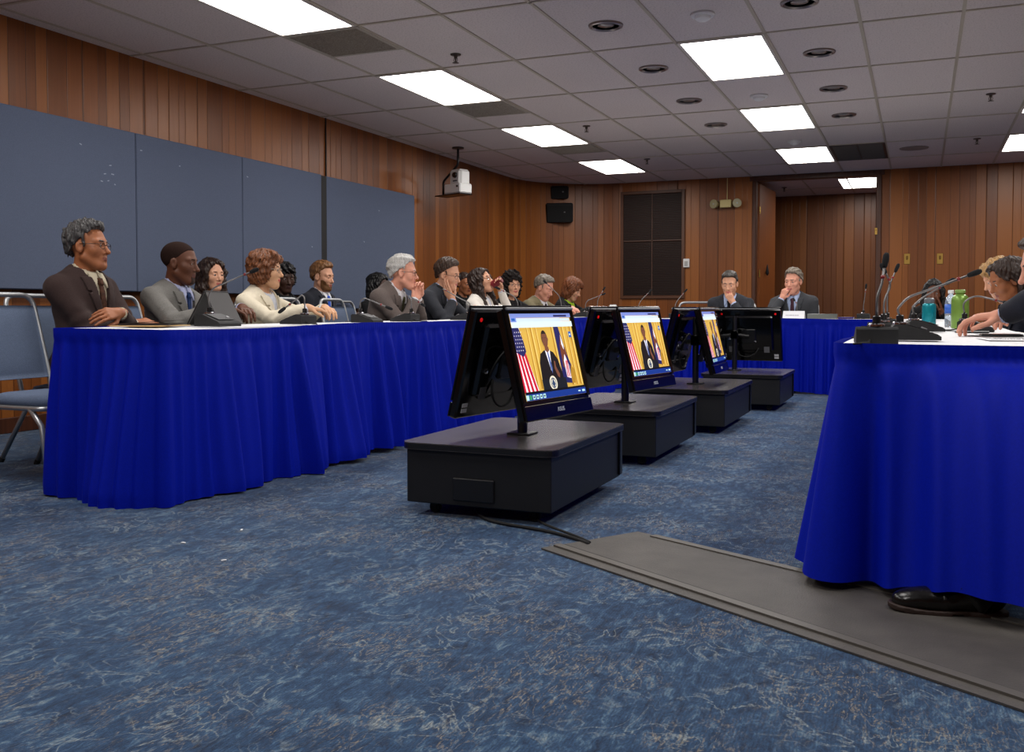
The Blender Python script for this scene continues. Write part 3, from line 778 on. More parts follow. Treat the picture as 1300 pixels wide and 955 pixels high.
def monitor(parent, M, lit=True):
    """monitor part: local x along the width, -y the viewing side, z up; M places it in the cart's frame"""
    W2, H2 = .53, .445
    def P(f, name, mats, par, **k):
        o = f.build(name, mats, par, **k); return o
    f = MB(); f.box((0, .018, 0), (W2, .036, H2), bev=.007)
    f.box((0, .045, .02), (.40, .03, .30), bev=.012)
    body = P(f, 'monitor', M_gloss, parent); body.matrix_local = M
    f = MB()
    zc = .028
    for s_ in (-1, 1): f.box((s_*(W2/2-.014), -.003, zc), (.026, .008, SCH+.02), bev=.002)
    f.box((0, -.003, zc+SCH/2+.016), (W2-.004, .008, .034), bev=.002); f.box((0, -.003, -H2/2+.0305), (W2-.004, .008, .058), bev=.002)
    P(f, 'bezel', M_gloss, body)
    if PICM[0] is None:
        b_ = picture_mesh(); f = b_
        pic = f.build('picture', [PIC[k] for k in PK], body); PICM[0] = pic.data
    else:
        pic = bpy.data.objects.new('picture', PICM[0]); COL.objects.link(pic); pic.parent = body
    pic.location = (0, -.0012, zc)
    f = MB(); f.box((0, .062, 0), (.12, .014, .12), bev=.004)
    for sx in (-1, 1):
        for sz in (-1, 1): f.lathe([(0.0, 0), (.007, 0), (.007, .004), (0, .005)], (sx*.05, .069, sz*.05), n=10, axis=Matrix.Rotation(-PI/2, 3, 'X'))
    P(f, 'mount_plate', M_black, body)
    f = MB(); f.lathe([(0.0, 0), (.012, 0), (.012, .006), (0, .008)], (W2*.30, .062, -.02), n=14, axis=Matrix.Rotation(-PI/2, 3, 'X'))
    f.lathe([(0.0, 0), (.012, 0), (.012, .006), (0, .008)], (-W2*.10, .062, -.04), n=14, axis=Matrix.Rotation(-PI/2, 3, 'X'))
    P(f, 'back_screw', M_chrome, body, smooth=True, angle=40)
    for xx in (-.235, .235):
        f = MB(); f.lathe([(0, 0), (.0085, 0), (.0085, .002), (0, .002)], (xx*.95, .036, .185), n=16, axis=Matrix.Rotation(-PI/2, 3, 'X')); P(f, 'glowing_red_label', M_red, body)
        f = MB()
        for k in range(2): f.box((xx*.93, .0375, -.19+k*.022), (.036, .002, .016))
        P(f, 'sticker', M_sticker, body)
        f = MB(); f.box((xx*.62, .0605, -.115), (.045, .002, .05)); P(f, 'spec_label', rgb('grey_label', (96, 96, 98)), body)
    f = MB(); f.tube(bez((.09, .06, -.06), (.14, .1, -.2), (-.05, .1, -.2), (-.08, .062, -.1)), .005, 6); f.tube(bez((.0, .06, .05), (.1, .11, .1), (.16, .1, .05), (.12, .06, -.05)), .004, 6)
    P(f, 'cable', M_rubberblack, body, smooth=True)
    f = MB(); f.box((0, -.001, H2/2-.004), (W2-.02, .03, .012), bev=.003); P(f, 'top_edge_highlight', rgb('grey_painted_highlight', (120, 122, 126), rough=.35), body)  # grey strip paints the highlight along the monitor's upper edge
    cu = bpy.data.curves.new('logo', 'FONT'); cu.body = 'ASUS'; cu.size = .024; cu.align_x = 'CENTER'; cu.extrude = .0006
    tmp = bpy.data.objects.new('logo_tmp', cu); COL.objects.link(tmp)
    dg = bpy.context.evaluated_depsgraph_get()
    me = bpy.data.meshes.new_from_object(tmp.evaluated_get(dg)); bpy.data.objects.remove(tmp)
    me.materials.clear(); me.materials.append(rgb('logo_silver', (190, 196, 210), rough=.3))
    lg = bpy.data.objects.new('logo', me); COL.objects.link(lg); lg.parent = body
    lg.rotation_euler = (PI/2, 0, 0); lg.location = (0, -.0078, -H2/2+.022)
    return body

def tilt_matrix(pos, az, tilt):
    """az: direction the picture faces (radians from +x); tilt: leaning back so it looks up"""
    n = Vector((math.cos(az), math.sin(az), 0)); right = Vector((-math.sin(az), math.cos(az), 0))
    # viewer's right when facing the screen: z x n
    nn = n*math.cos(tilt)+Vector((0, 0, 1))*math.sin(tilt)
    upv = Vector((0, 0, 1))*math.cos(tilt)-n*math.sin(tilt)
    M = Matrix((( right.x, -nn.x, upv.x, pos[0]), (right.y, -nn.y, upv.y, pos[1]), (right.z, -nn.z, upv.z, pos[2]), (0, 0, 0, 1)))
    return M

CT = .285
def cart(cx, cy, wx, wy, rz, pole, screens, label, panel=True):
    t = empty('monitor_cart', (cx, cy, 0), rz, label, 'monitor cart', 'low black carts with monitors')
    f = MB()
    # top slab with rounded corners
    r = .05; pts = []
    for sx, sy, a0 in ((1, 1, 0), (-1, 1, PI/2), (-1, -1, PI), (1, -1, 1.5*PI)):
        for k in range(7):
            a = a0+PI/2*k/6; pts.append((sx*(wx/2+.02-r)+r*math.cos(a), sy*(wy/2+.02-r)+r*math.sin(a)))
    f.prism(pts, CT-.026, CT); f.build('top', M_laminate, t)
    f = MB(); f.prism([(x*1.001, y*1.001) for x, y in pts], CT-.024, CT-.004); f.build('edge_band', M_black, t)
    f = MB(); f.box((0, 0, (CT-.026+.05)/2), (wx, wy, CT-.026-.05), bev=.004)
    f.build('cabinet', M_cart, t)
    f = MB(); f.box((-wx*.02, -wy/2-.004, .115), (.17, .012, .085), bev=.003); f.build('access_panel', M_black, t)
    f = MB(); f.box((wx/2+.004, wy/2-.02, .16), (.012, .035, .2), bev=.003); f.build('side_strip', M_black, t)
    for sx in (-1, 1):
        for sy in (-1, 1):
            f = MB(); f.lathe([(0.0, -.011), (.020, -.011), (.024, -.006), (.024, .006), (.020, .011), (0, .011)], (sx*(wx/2-.09), sy*(wy/2-.07), .024), n=16, axis=Matrix.Rotation(PI/2, 3, 'X')); 
            f.box((sx*(wx/2-.09), sy*(wy/2-.07), .046), (.05, .04, .008)); f.box((sx*(wx/2-.09), sy*(wy/2-.07)+.014, .034), (.02, .003, .03)); f.box((sx*(wx/2-.09), sy*(wy/2-.07)-.014, .034), (.02, .003, .03))
            f.build('caster', M_rubberblack, t, smooth=True, angle=40)
    px, py = pole
    f = MB(); f.box((px, py, CT+.004), (.1, .1, .008), bev=.002); f.tube([(px, py, CT), (px, py, .74)], .021, 16); f.build('pole', M_black, t, smooth=True, angle=40)
    for (off, az, tilt, zc) in screens:
        p = Vector((px+off[0], py+off[1], zc))
        n = Vector((math.cos(az), math.sin(az), 0))
        Mx = tilt_matrix(p, az, tilt)
        f = MB(); q = Mx @ Vector((0, .067, 0))
        f.tube([(px, py, zc-.0), (q.x, q.y, q.z)], .016, 8); f.box((px, py, zc), (.06, .06, .07), bev=.005)
        f.build('screen_arm', M_black, t, smooth=True, angle=40)
        monitor(t, Mx)
    return t
def scr(az, d, zc=.585, tilt=14, side=0.0):
    a = math.radians(az); n = Vector((math.cos(a), math.sin(a))); r_ = Vector((-n.y, n.x))
    return ((n.x*d+r_.x*side, n.y*d+r_.y*side), a, math.radians(tilt), zc)
cart(-1.53, 3.70, .60, .88, 0, (.03, -.06), [scr(-10, .13), scr(170, .13)], 'low black cart nearest the camera with a monitor showing a flag')
cart(-1.51, 5.16, .59, .90, 0, (.02, -.06), [scr(-10, .13), scr(170, .13)], 'second low black cart with a monitor showing the speaker, behind the nearest')
cart(-1.43, 6.59, .60, .98, 0, (.02, -.06), [scr(1, .125), scr(176, .13)], 'third low black cart, its monitor seen almost edge-on')
cart(-1.29, 8.04, .60, .80, 0, (-.13, .05), [scr(86, .12, side=-.10), scr(180, .20, side=0.0)], 'fourth low black cart, its monitor turned away to the far table')

# ------------------------------------------------------------------ microphones
def mic(x, y, z, rz, neck, label, big=1.0, head_r=.0085, cable=True):
    t = empty('table_microphone', (x, y, z), rz, label, 'microphone', 'gooseneck table microphones')
    L_, Wd, Hh = .15*big, .115*big, .05*big
    # wedge base: tall at the back (+x... the neck side), sloping to the front
    prof = [(-L_*.5, 0.001), (L_*.5, 0.001), (L_*.5, Hh*.25), (L_*.42, Hh*.42), (-L_*.18, Hh), (-L_*.44, Hh), (-L_*.5, Hh*.86)]
    M_ = Matrix(((1, 0, 0), (0, 0, -1), (0, 1, 0)))
    f = MB(); f.prism(prof, -Wd/2, Wd/2, M_); f.build('base', M_blackmat, t)
    f = MB(); f.prism([(-L_*.16, Hh*.99), (L_*.34, Hh*.56), (L_*.33, Hh*.62), (-L_*.16, Hh*1.05)], -Wd*.36, Wd*.36, M_); f.build('speaker_panel', rgb('mic_panel', (40, 40, 42), rough=.5), t)
    f = MB(); f.lathe([(.019*big, 0), (.023*big, .002), (.023*big, .008), (.019*big, .010), (.019*big, 0)], (-L_*.31, 0, Hh), n=24); f.build('ring', M_chrome, t, smooth=True, angle=40)
    f = MB(); f.box((L_*.2, Wd*.22, Hh*.76), (.018, .012, .006), Matrix.Rotation(.42, 3, 'Y')); f.build('talk_button', rgb('button_grey', (150, 150, 152)), t)
    f = MB(); f.lathe([(.012, 0), (.012, .035), (.009, .038), (0, .038)], (-L_*.31, 0, Hh-.005), n=14); f.build('neck_socket', M_black, t, smooth=True, angle=40)
    base = Vector((-L_*.31, 0, Hh+.03))
    pts = roundpath([base]+[base+Vector(p) for p in neck], .035, 6)
    f = MB(); f.tube(pts, .0037, 8); g = f.build('gooseneck', rgb('gooseneck_steel', (120, 118, 118), rough=.42, metal=.7), t, smooth=True)
    P1 = Vector(pts[-1]); d = (P1-Vector(pts[-2])).normalized()
    ax = d.to_track_quat('Z', 'Y').to_matrix()
    f = MB(); f.lathe([(.0045, -.012), (.0075, -.008), (head_r, .0), (head_r*1.12, .012), (head_r*1.05, .026), (head_r*.6, .034), (0, .036)], P1, n=18, axis=ax); f.build('windscreen', rgb('foam_black', (16, 17, 20), rough=.95, noise=(300, .3)), g, smooth=True)
    f = MB(); f.lathe([(.0062, -.045), (.0062, -.036)], P1, n=12, axis=ax); f.build('red_ring', rgb('mic_red', (130, 20, 24), rough=.4), g, smooth=True)
    if cable:
        f = MB(); f.tube([(-L_*.5, .02, .012), (-L_*.5-.03, .025, .006), (-L_*.5-.07, .05, .0045), (-L_*.5-.12, .07, .0045)], .003, 6); f.build('cable', M_rubberblack, t, smooth=True)
    return t
# ------------------------------------------------------------------ smooth bodies: signed distance fields meshed by surface nets
F4 = np.float32
def V3(*a): return np.array(a, dtype=np.float64)
def nrm3(v): v = np.asarray(v, float); return v/np.linalg.norm(v)
def smin(a, b, k):
    h = np.maximum(k-np.abs(a-b), 0)/k
    return np.minimum(a, b)-h*h*k*.25
def smax(a, b, k): return -smin(-a, -b, k)
def sph(p, c, r): return np.linalg.norm(p-np.asarray(c, F4), axis=1)-r
def ell(p, c, r, R=None):
    q = p-np.asarray(c, F4)
    if R is not None: q = q @ np.asarray(R, F4)
    r = np.asarray(r, F4)
    k0 = np.linalg.norm(q/r, axis=1); k1 = np.linalg.norm(q/(r*r), axis=1)
    return k0*(k0-1)/np.maximum(k1, 1e-6)
def cap(p, a, b, ra, rb=None):
    if rb is None: rb = ra
    a = np.asarray(a, F4); b = np.asarray(b, F4); ab = b-a
    h = np.clip(((p-a) @ ab)/max(float(ab @ ab), 1e-9), 0, 1)
    return np.linalg.norm(p-a-h[:, None]*ab, axis=1)-(ra+(rb-ra)*h)
def wob(p, amp, fr, seed=0, st=(1, 1, 1)):
    r = np.random.RandomState(seed); o = np.zeros(len(p), F4)
    for k in range(5):
        d = r.normal(size=3)*np.array(st)*fr*(1+.35*k); o += np.sin(p @ d.astype(F4)+r.uniform(0, 6.3)).astype(F4)/(1+.4*k)
    return o*amp/2.5

def axis_coords(lo, hi, base, fine, ranges):
    c = [lo]
    while c[-1] < hi:
        x = c[-1]; s_ = base
        for a, b in ranges:
            if a-base < x < b+base*.5: s_ = min(s_, fine)
        c.append(x+s_)
    return np.array(c, F4)

def mesh_field(fn, lo, hi, base, fine=None, boxes=()):
    """surface-nets mesh of fn(p)<0; boxes: list of (lo,hi) that get the fine spacing"""
    fine = fine or base
    ax = [axis_coords(lo[a], hi[a], base, fine, [(b[0][a], b[1][a]) for b in boxes]) for a in range(3)]
    n = [len(a) for a in ax]; B = 6
    ci = [np.unique(np.r_[np.arange(0, k, B), k-1]) for k in n]
    g = np.stack(np.meshgrid(ax[0][ci[0]], ax[1][ci[1]], ax[2][ci[2]], indexing='ij'), -1).reshape(-1, 3)
    cv = fn(g).reshape([len(c) for c in ci])
    c0 = [len(c)-1 for c in ci]
    mn = np.full(c0, 1e9, F4); mx = np.full(c0, -1e9, F4)
    for dx in (0, 1):
        for dy in (0, 1):
            for dz in (0, 1):
                s_ = cv[dx:dx+c0[0], dy:dy+c0[1], dz:dz+c0[2]]
                mn = np.minimum(mn, s_); mx = np.maximum(mx, s_)
    dg = [np.diff(ax[a][ci[a]]) for a in range(3)]
    diag = np.sqrt(dg[0][:, None, None]**2+dg[1][None, :, None]**2+dg[2][None, None, :]**2)
    act = (mn < diag*.75) & (mx > -diag*.75)
    reps = []
    for a in range(3):
        r_ = np.diff(ci[a]); r_[-1] += 1; reps.append(r_)
    def up(A):
        for a in range(3): A = np.repeat(A, reps[a], axis=a)
        return A
    Vv = up(np.where(mn > 0, F4(1), F4(-1))).astype(F4); A = up(act)
    # values on block borders belong to either neighbour: dilate the active mask by one
    Ad = A.copy()
    for a in range(3):
        s1 = [slice(None)]*3; s2 = [slice(None)]*3; s1[a] = slice(1, None); s2[a] = slice(None, -1)
        T = Ad.copy(); T[tuple(s1)] |= Ad[tuple(s2)]; T[tuple(s2)] |= Ad[tuple(s1)]; Ad = T
    I = np.argwhere(Ad)
    P = np.stack([ax[0][I[:, 0]], ax[1][I[:, 1]], ax[2][I[:, 2]]], 1)
    out = np.empty(len(P), F4)
    for s_ in range(0, len(P), 400000): out[s_:s_+400000] = fn(P[s_:s_+400000])
    Vv[I[:, 0], I[:, 1], I[:, 2]] = out
    S = Vv < 0
    # cells with a sign change
    m = [k-1 for k in n]
    cnt = np.zeros(m, np.int8)
    for dx in (0, 1):
        for dy in (0, 1):
            for dz in (0, 1): cnt += S[dx:dx+m[0], dy:dy+m[1], dz:dz+m[2]]
    mixd = (cnt > 0) & (cnt < 8)
    C = np.argwhere(mixd)
    if len(C) == 0: return np.zeros((0, 3), F4), np.zeros((0, 4), np.int32)
    idx = np.full(m, -1, np.int32); idx[mixd] = np.arange(len(C))
    acc = np.zeros((len(C), 3), np.float64); num = np.zeros(len(C))
    for a in range(3):
        o1, o2 = (a+1) % 3, (a+2) % 3
        for i in (0, 1):
            for j in (0, 1):
                q0 = C.copy(); q0[:, o1] += i; q0[:, o2] += j
                q1 = q0.copy(); q1[:, a] += 1
                v0 = Vv[q0[:, 0], q0[:, 1], q0[:, 2]]; v1 = Vv[q1[:, 0], q1[:, 1], q1[:, 2]]
                ch = (v0 < 0) != (v1 < 0)
                t = np.where(ch, v0/np.where(ch, v0-v1, 1), 0)
                pos = np.stack([ax[b][q0[:, b]] for b in range(3)], 1).astype(np.float64)
                pos[:, a] += t*(ax[a][q1[:, a]]-ax[a][q0[:, a]])
                acc[ch] += pos[ch]; num[ch] += 1
    VT = acc/num[:, None]
    Q = []
    for a in range(3):
        o1, o2 = (a+1) % 3, (a+2) % 3
        s0 = [slice(None)]*3; s1 = [slice(None)]*3; s0[a] = slice(0, -1); s1[a] = slice(1, None)
        E_ = S[tuple(s0)] != S[tuple(s1)]
        K = np.argwhere(E_)
        K = K[(K[:, o1] > 0) & (K[:, o2] > 0) & (K[:, o1] < m[o1]) & (K[:, o2] < m[o2])]
        if len(K) == 0: continue
        ins = S[K[:, 0], K[:, 1], K[:, 2]]
        def cell(d1, d2):
            q = K.copy(); q[:, o1] -= d1; q[:, o2] -= d2
            return idx[q[:, 0], q[:, 1], q[:, 2]]
        q = np.stack([cell(1, 1), cell(0, 1), cell(0, 0), cell(1, 0)], 1)
        q[~ins] = q[~ins][:, ::-1]
        Q.append(q)
    Q = np.concatenate(Q); Q = Q[(Q >= 0).all(1)]
    return VT, Q

def np_object(name, VT, Q, mats, parent=None, midx=None):
    me = bpy.data.meshes.new(name)
    me.vertices.add(len(VT)); me.vertices.foreach_set('co', VT.astype(F4).ravel())
    me.loops.add(len(Q)*4); me.loops.foreach_set('vertex_index', Q.astype(np.int32).ravel())
    me.polygons.add(len(Q)); me.polygons.foreach_set('loop_start', np.arange(0, len(Q)*4, 4, dtype=np.int32))
    me.update(calc_edges=True)
    for m in (mats if isinstance(mats, (list, tuple)) else [mats]): me.materials.append(m)
    if midx is not None: me.polygons.foreach_set('material_index', midx.astype(np.int32))
    me.polygons.foreach_set('use_smooth', np.ones(len(Q), bool)); me.update()
    o = bpy.data.objects.new(name, me); COL.objects.link(o)
    if parent is not None: o.parent = parent
    return o

def Rx(a): c, s = math.cos(a), math.sin(a); return np.array([[1, 0, 0], [0, c, -s], [0, s, c]])
def Ry(a): c, s = math.cos(a), math.sin(a); return np.array([[c, 0, s], [0, 1, 0], [-s, 0, c]])
def Rz(a): c, s = math.cos(a), math.sin(a); return np.array([[c, -s, 0], [s, c, 0], [0, 0, 1]])

CURL = {  # finger bend at the three joints, and thumb (towards the fingers, across the palm)
    'relaxed': ([(.25, .35, .25), (.32, .42, .3), (.38, .48, .3), (.45, .5, .3)], (.5, .2)),
    'flat': ([(.08, .1, .06), (.06, .1, .06), (.08, .12, .08), (.12, .15, .1)], (.65, .15)),
    'cheek': ([(.12, .2, .15), (.15, .25, .2), (.22, .35, .2), (.32, .5, .3)], (.9, .1)),
    'fist': ([(1.1, 1.5, .8), (1.2, 1.5, .9), (1.25, 1.55, .9), (1.3, 1.6, .9)], (.35, 1.0)),
    'mouth': ([(.55, 1.1, .5), (.75, 1.3, .6), (.9, 1.4, .6), (1.0, 1.4, .7)], (.35, .5)),
    'grip': ([(.55, .75, .45), (.6, .8, .5), (.65, .8, .5), (.7, .8, .5)], (.55, .85)),
    'clasp': ([(.55, .9, .5), (.6, .95, .5), (.65, 1.0, .5), (.7, 1.0, .55)], (.35, .55)),
    'pen': ([(.6, .8, .4), (.7, .9, .5), (.95, 1.2, .7), (1.1, 1.3, .7)], (.4, .7)),
    'table': ([(.35, .55, .3), (.4, .6, .35), (.42, .62, .35), (.4, .6, .35)], (.55, .45))}

class Hand:
    """five separate fingers on a palm; W wrist, f wrist->knuckles, n palm normal, side +1 left hand / -1 right hand"""
    def __init__(s, W, f, n, curl, side, sc=1.0, spread=.06):
        f = nrm3(f); n = np.asarray(n, float); n = nrm3(n-f*(n @ f)); t = np.cross(f, n)*side   # thumb side
        W = np.asarray(W, float); s.W = W; s.f = f; s.n = n; s.t = t
        cur, th = CURL[curl] if isinstance(curl, str) else curl
        s.caps = []; s.fin = []
        kn = [(.092, .026), (.096, .006), (.090, -.014), (.080, -.031)]
        ln = [(.042, .026, .021), (.046, .029, .022), (.043, .027, .022), (.034, .021, .019)]
        rr = [.0092, .0095, .009, .0078]
        for i in range(4):
            K = W+(f*kn[i][0]+t*kn[i][1])*sc
            s.caps.append((W+(f*.012+t*kn[i][1]*.55)*sc, K, .0135*sc, .0112*sc))
            d0 = nrm3(f+t*(spread*(1.5-i)*.8)); a = 0; p = K; ch = []
            for j in range(3):
                a += cur[i][j]
                d = d0*math.cos(a)+n*math.sin(a)
                q = p+d*ln[i][j]*sc
                ch.append((p, q, rr[i]*sc*(1-.07*j), rr[i]*sc*(1-.07*(j+1)))); p = q
            s.fin.append(ch)
        # thumb leaves the side of the palm near its base
        B0 = W+(f*.022+t*.018+n*.004)*sc
        d1 = nrm3(f*.72+t*(.85-.5*th[1])+n*(.25+.55*th[1])); p1 = B0+d1*.042*sc
        d2 = nrm3(f*(.95-.1*th[1])+t*(.45*th[0]-.35*th[1])+n*(.1+.5*th[1])); p2 = p1+d2*.033*sc
        d3 = nrm3(d2+n*.15*th[1]-t*.25*th[1]); p3 = p2+d3*.026*sc
        s.thumb = [(B0, p1, .0145*sc, .0115*sc), (p1, p2, .0108*sc, .0102*sc), (p2, p3, .0102*sc, .0082*sc)]
        s.sc = sc
        allp = [c[1] for ch in s.fin for c in ch]+[c[0] for c in s.caps]+[p3, W]
        s.lo = np.min(allp, 0)-.02; s.hi = np.max(allp, 0)+.02
    def sdf(s, p):
        d = None
        for a, b, ra, rb in s.caps:
            e = cap(p, a, b, ra, rb); d = e if d is None else smin(d, e, .014*s.sc)
        d = smin(d, cap(p, s.W-s.f*.03*s.sc, s.W+s.f*.02*s.sc, .0235*s.sc, .021*s.sc), .02)
        for ch in s.fin:
            e = None
            for a, b, ra, rb in ch:
                g = cap(p, a, b, ra, rb); e = g if e is None else smin(e, g, .003)
            d = smin(d, e, .0045)
        e = None
        for a, b, ra, rb in s.thumb:
            g = cap(p, a, b, ra, rb); e = g if e is None else smin(e, g, .005)
        return smin(d, e, .009)

class Head:
    """head field in its own frame: x forward, y to the left, z up, eyes at z=0"""
    def __init__(s, male=True, w=1.0, nose=1.0, jaw=1.0, age=0.0):
        s.male, s.w, s.nose, s.jaw, s.age = male, w, nose, jaw, age
    def sdf(s, p):
        q = p.copy(); q[:, 1] = np.abs(q[:, 1])/s.w
        p = q; j = s.jaw
        d = ell(p, (-.018, 0, .036), (.099, .0745, .083))
        d = smin(d, ell(p, (.030, 0, -.03), (.062, .060, .085)), .03)
        d = smin(d, cap(p, (.062, .012*j, -.104), (.066, 0, -.104), .021*(.9+.1*j)), .03)
        d = smin(d, cap(p, (.0, .050*j, -.062), (.058, .015*j, -.104), .018), .03)
        d = smin(d, sph(p, (.052, .040, -.026), .024), .024)
        d = smin(d, cap(p, (.076, .012, .022), (.066, .044, .020), .0125 if s.male else .010), .016)
        d = smax(d, -ell(p, (.094, .032, .002), (.016, .019, .013)), .012)
        d = smin(d, ell(p, (.070, .032, .001), (.0145, .016, .0135)), .004)           # lidded eyeball
        d = smin(d, cap(p, (.0820, .019, .0052), (.0780, .044, .0042), .0040), .004)   # upper lid
        d = smin(d, cap(p, (.0805, .020, -.0072), (.0770, .042, -.006), .0030), .005)  # lower lid
        n = s.nose
        d = smin(d, cap(p, (.080, 0, .012), (.0985+.006*n, 0, -.034), .0075, .0098+.001*n), .011)
        d = smin(d, sph(p, (.0985+.008*n, 0, -.037), .0098), .007)
        d = smin(d, sph(p, (.090, .0125*n, -.041), .0078), .007)
        d = smax(d, -sph(p, (.0955, .007, -.049), .0036), .003)
        # mouth
        d = smin(d, ell(p, (.074, 0, -.068), (.019, .030, .022)), .012)
        d = smin(d, cap(p, (.0925, 0, -.0645), (.0825, .021, -.0685), .0046, .0028), .005)
        d = smin(d, cap(p, (.0915, 0, -.0755), (.0825, .019, -.0715), .0056, .003), .005)
        d = smax(d, -cap(p, (.0985, 0, -.0698), (.0865, .023, -.0702), .0019), .003)
        d = smax(d, -sph(p, (.098, 0, -.088), .009), .012)
        # ears
        e = ell(p, (-.010, .0775, -.010), (.019, .0085, .031), Rz(-.35) @ Ry(-.15))
        e = smax(e, -ell(p, (-.002, .086, -.008), (.010, .0075, .018)), .004)
        d = smin(d, e, .006)
        return d

def cran(p, e=0.0, w=1.0, dz=0.0, back=0.0):
    q = p.copy(); q[:, 1] = q[:, 1]/w
    return smin(ell(q, (-.018-back*.5, 0, .036+dz), (.099+e+back*.5, .0745+e, .083+e)), ell(q, (-.02, 0, -.02), (.075+e, .063+e, .07)), .03)

def hair_field(style, w, seed=1, P=None):
    P = P or {}
    def strands(p, amp=.0016, k=26):
        a = np.arctan2(p[:, 1], p[:, 0]+.02); b = p[:, 2]
        return amp*(np.sin(a*k+5*np.sin(b*30+seed))+.6*np.sin(a*k*2.3+b*40+seed*2)+.5*np.sin(b*95+a*9))
    def short(p):
        e = P.get('e', .010)
        d = cran(p, e, w, dz=.006, back=.006)
        top = ell(p, (P.get('tx', .0), P.get('ty', 0), .098), (.082, .062*w, P.get('th', .036)))
        d = smin(d, top, .03)
        hx = P.get('hx', .055); hz = P.get('hz', .078); sl = P.get('sl', .95)
        cut = (p[:, 0]-hx)*.8-(p[:, 2]-hz)*sl
        cut = cut-.010*np.cos(np.clip(np.abs(p[:, 1])/.05, 0, 2)*PI)*P.get('peak', .6)
        sb = cap(np.stack([p[:, 0], np.abs(p[:, 1]), p[:, 2]], 1), (.010, .073*w, .03), (.012, .069*w, .004), .0065)
        d2 = smax(d, cut, .008)
        d2 = smin(d2, np.maximum(sb, d-.0005), .006)
        ear = ell(np.stack([p[:, 0], np.abs(p[:, 1]), p[:, 2]], 1), (-.006, .082*w, -.014), (.024, .022, .036))
        d2 = smax(d2, -ear, .006)
        d2 = smax(d2, -(p[:, 2]+P.get('nape', .075)+.25*(p[:, 0]+.1)), .012)
        if P.get('fringe'):
            d2 = smin(d2, cap(p, (.055, -.045, .095), (.085, .03, .085), .017, .013), .02)
        return d2+strands(p, P.get('amp', .0016), P.get('k', 26))+wob(p, P.get('lump', .004), 90, seed)
    def long(p):
        e = .014
        ap = np.stack([p[:, 0], np.abs(p[:, 1]), p[:, 2]], 1)
        d = cran(p, e, w, dz=.004, back=.012)
        cut = (p[:, 0]-P.get('hx', .064))*.75-(p[:, 2]-P.get('hz', .072))*.8+.35*(np.abs(p[:, 1])-.02)*(np.abs(p[:, 1]) > .02)*-.3
        d = smax(d, cut, .01)
        L = P.get('L', .27); fw = P.get('fw', .0)
        for a, b, r1, r2 in (((.045, .045, .088), (.030, .080*w, .02), .020, .021), ((.030+fw, .080*w, .02), (.005+fw, .088*w, -.10), .022, .028), ((.005+fw, .088*w, -.10), (.02+fw, .10*w, -L), .03, .022),
                             ((-.05, .065*w, .0), (-.055, .08*w, -L*.9), .045, .035), ((-.085, .02, .0), (-.085, .03, -L), .04, .03)):
            d = smin(d, cap(ap, a, b, r1, r2), .03)
        face = ell(p, (.095, 0, -.035), (.078, .066*w, .098))
        d = smax(d, -face, .012)
        neck = cap(p, (.02, 0, -.08), (.04, 0, -.32), .052)
        d = smax(d, -neck, .015)
        return d+strands(p, P.get('amp', .003), P.get('k', 22))+wob(p, P.get('lump', .007), 60, seed)
    def bob(p):
        ap = np.stack([p[:, 0], np.abs(p[:, 1]), p[:, 2]], 1)
        v = P.get('vol', 1.0); dp = P.get('drop', .085)
        d = ell(p, (-.022, 0, .040), (.112*v, .092*v*w, .103*v))
        d = smin(d, ell(ap, (-.02, .062, -.02), (.065, .035*v, dp)), .03)
        d = smin(d, ell(p, (-.075, 0, -.035), (.045, .075, dp*.95)), .04)
        d = smin(d, cap(p, (.05, -.05, .105), (.088, .035, .072), .020, .014), .03)
        face = ell(p, (.098, 0, -.038), (.066, .064*w, .098))
        d = smax(d, -face, .010)
        if P.get('part'): d = smax(d, -cap(p, (.1, 0, .10), (.0, 0, .165), .010), .02)
        return d+strands(p, P.get('amp', .003), P.get('k', 24))+wob(p, P.get('lump', .007), P.get('lf', 70), seed)
    def tied(p):
        d = cran(p, .008, w, dz=.004, back=.006)
        cut = (p[:, 0]-.06)*.8-(p[:, 2]-.078)*.8
        d = smax(d, cut, .008)
        ear = ell(np.stack([p[:, 0], np.abs(p[:, 1]), p[:, 2]], 1), (-.006, .082*w, -.014), (.022, .02, .034))
        d = smax(d, -ear, .006)
        d = smax(d, -(p[:, 2]+.06), .01)
        d = smin(d, sph(p, (-.125, 0, .05), .036), .02)
        return d+strands(p, .002, 40)+wob(p, .003, 80, seed)
    def crop(p):
        hd = Head(True, w)
        d = hd.sdf(p)-P.get('e', .004)
        cut = (p[:, 0]-.060)*.8-(p[:, 2]-.070)*.9-.012*np.cos(np.clip(np.abs(p[:, 1])/.05, 0, 2)*PI)*.5
        d = smax(d, cut, .004)
        ear = ell(np.stack([p[:, 0], np.abs(p[:, 1]), p[:, 2]], 1), (-.004, .084*w, -.014), (.026, .024, .038))
        d = smax(d, -ear, .004)
        d = smax(d, -(p[:, 2]+.055+.3*(p[:, 0]+.08)), .006)
        return d
    return dict(short=short, long=long, bob=bob, tied=tied, crop=crop)[style]

class Pose: pass
SKIN = {}
def skin_mats(key, c, lip):
    if key not in SKIN:
        SKIN[key] = (rgb('skin_'+key, c, rough=.48, spec=.35, noise=(40, .07)), rgb('lip_'+key, lip, rough=.45))
    return SKIN[key]
M_sclera = rgb('eye_white', (178, 168, 160), rough=.2)
M_pupil = rgb('pupil', (10, 8, 8), rough=.1)

def cloth_mat(name, c, sc=180, amt=.16, rough=.85, stripes=None):
    m = rgb(name, c, rough=rough, spec=.2, noise=(sc, amt), bump=(sc*1.5, .12), sheen=.05)
    return m

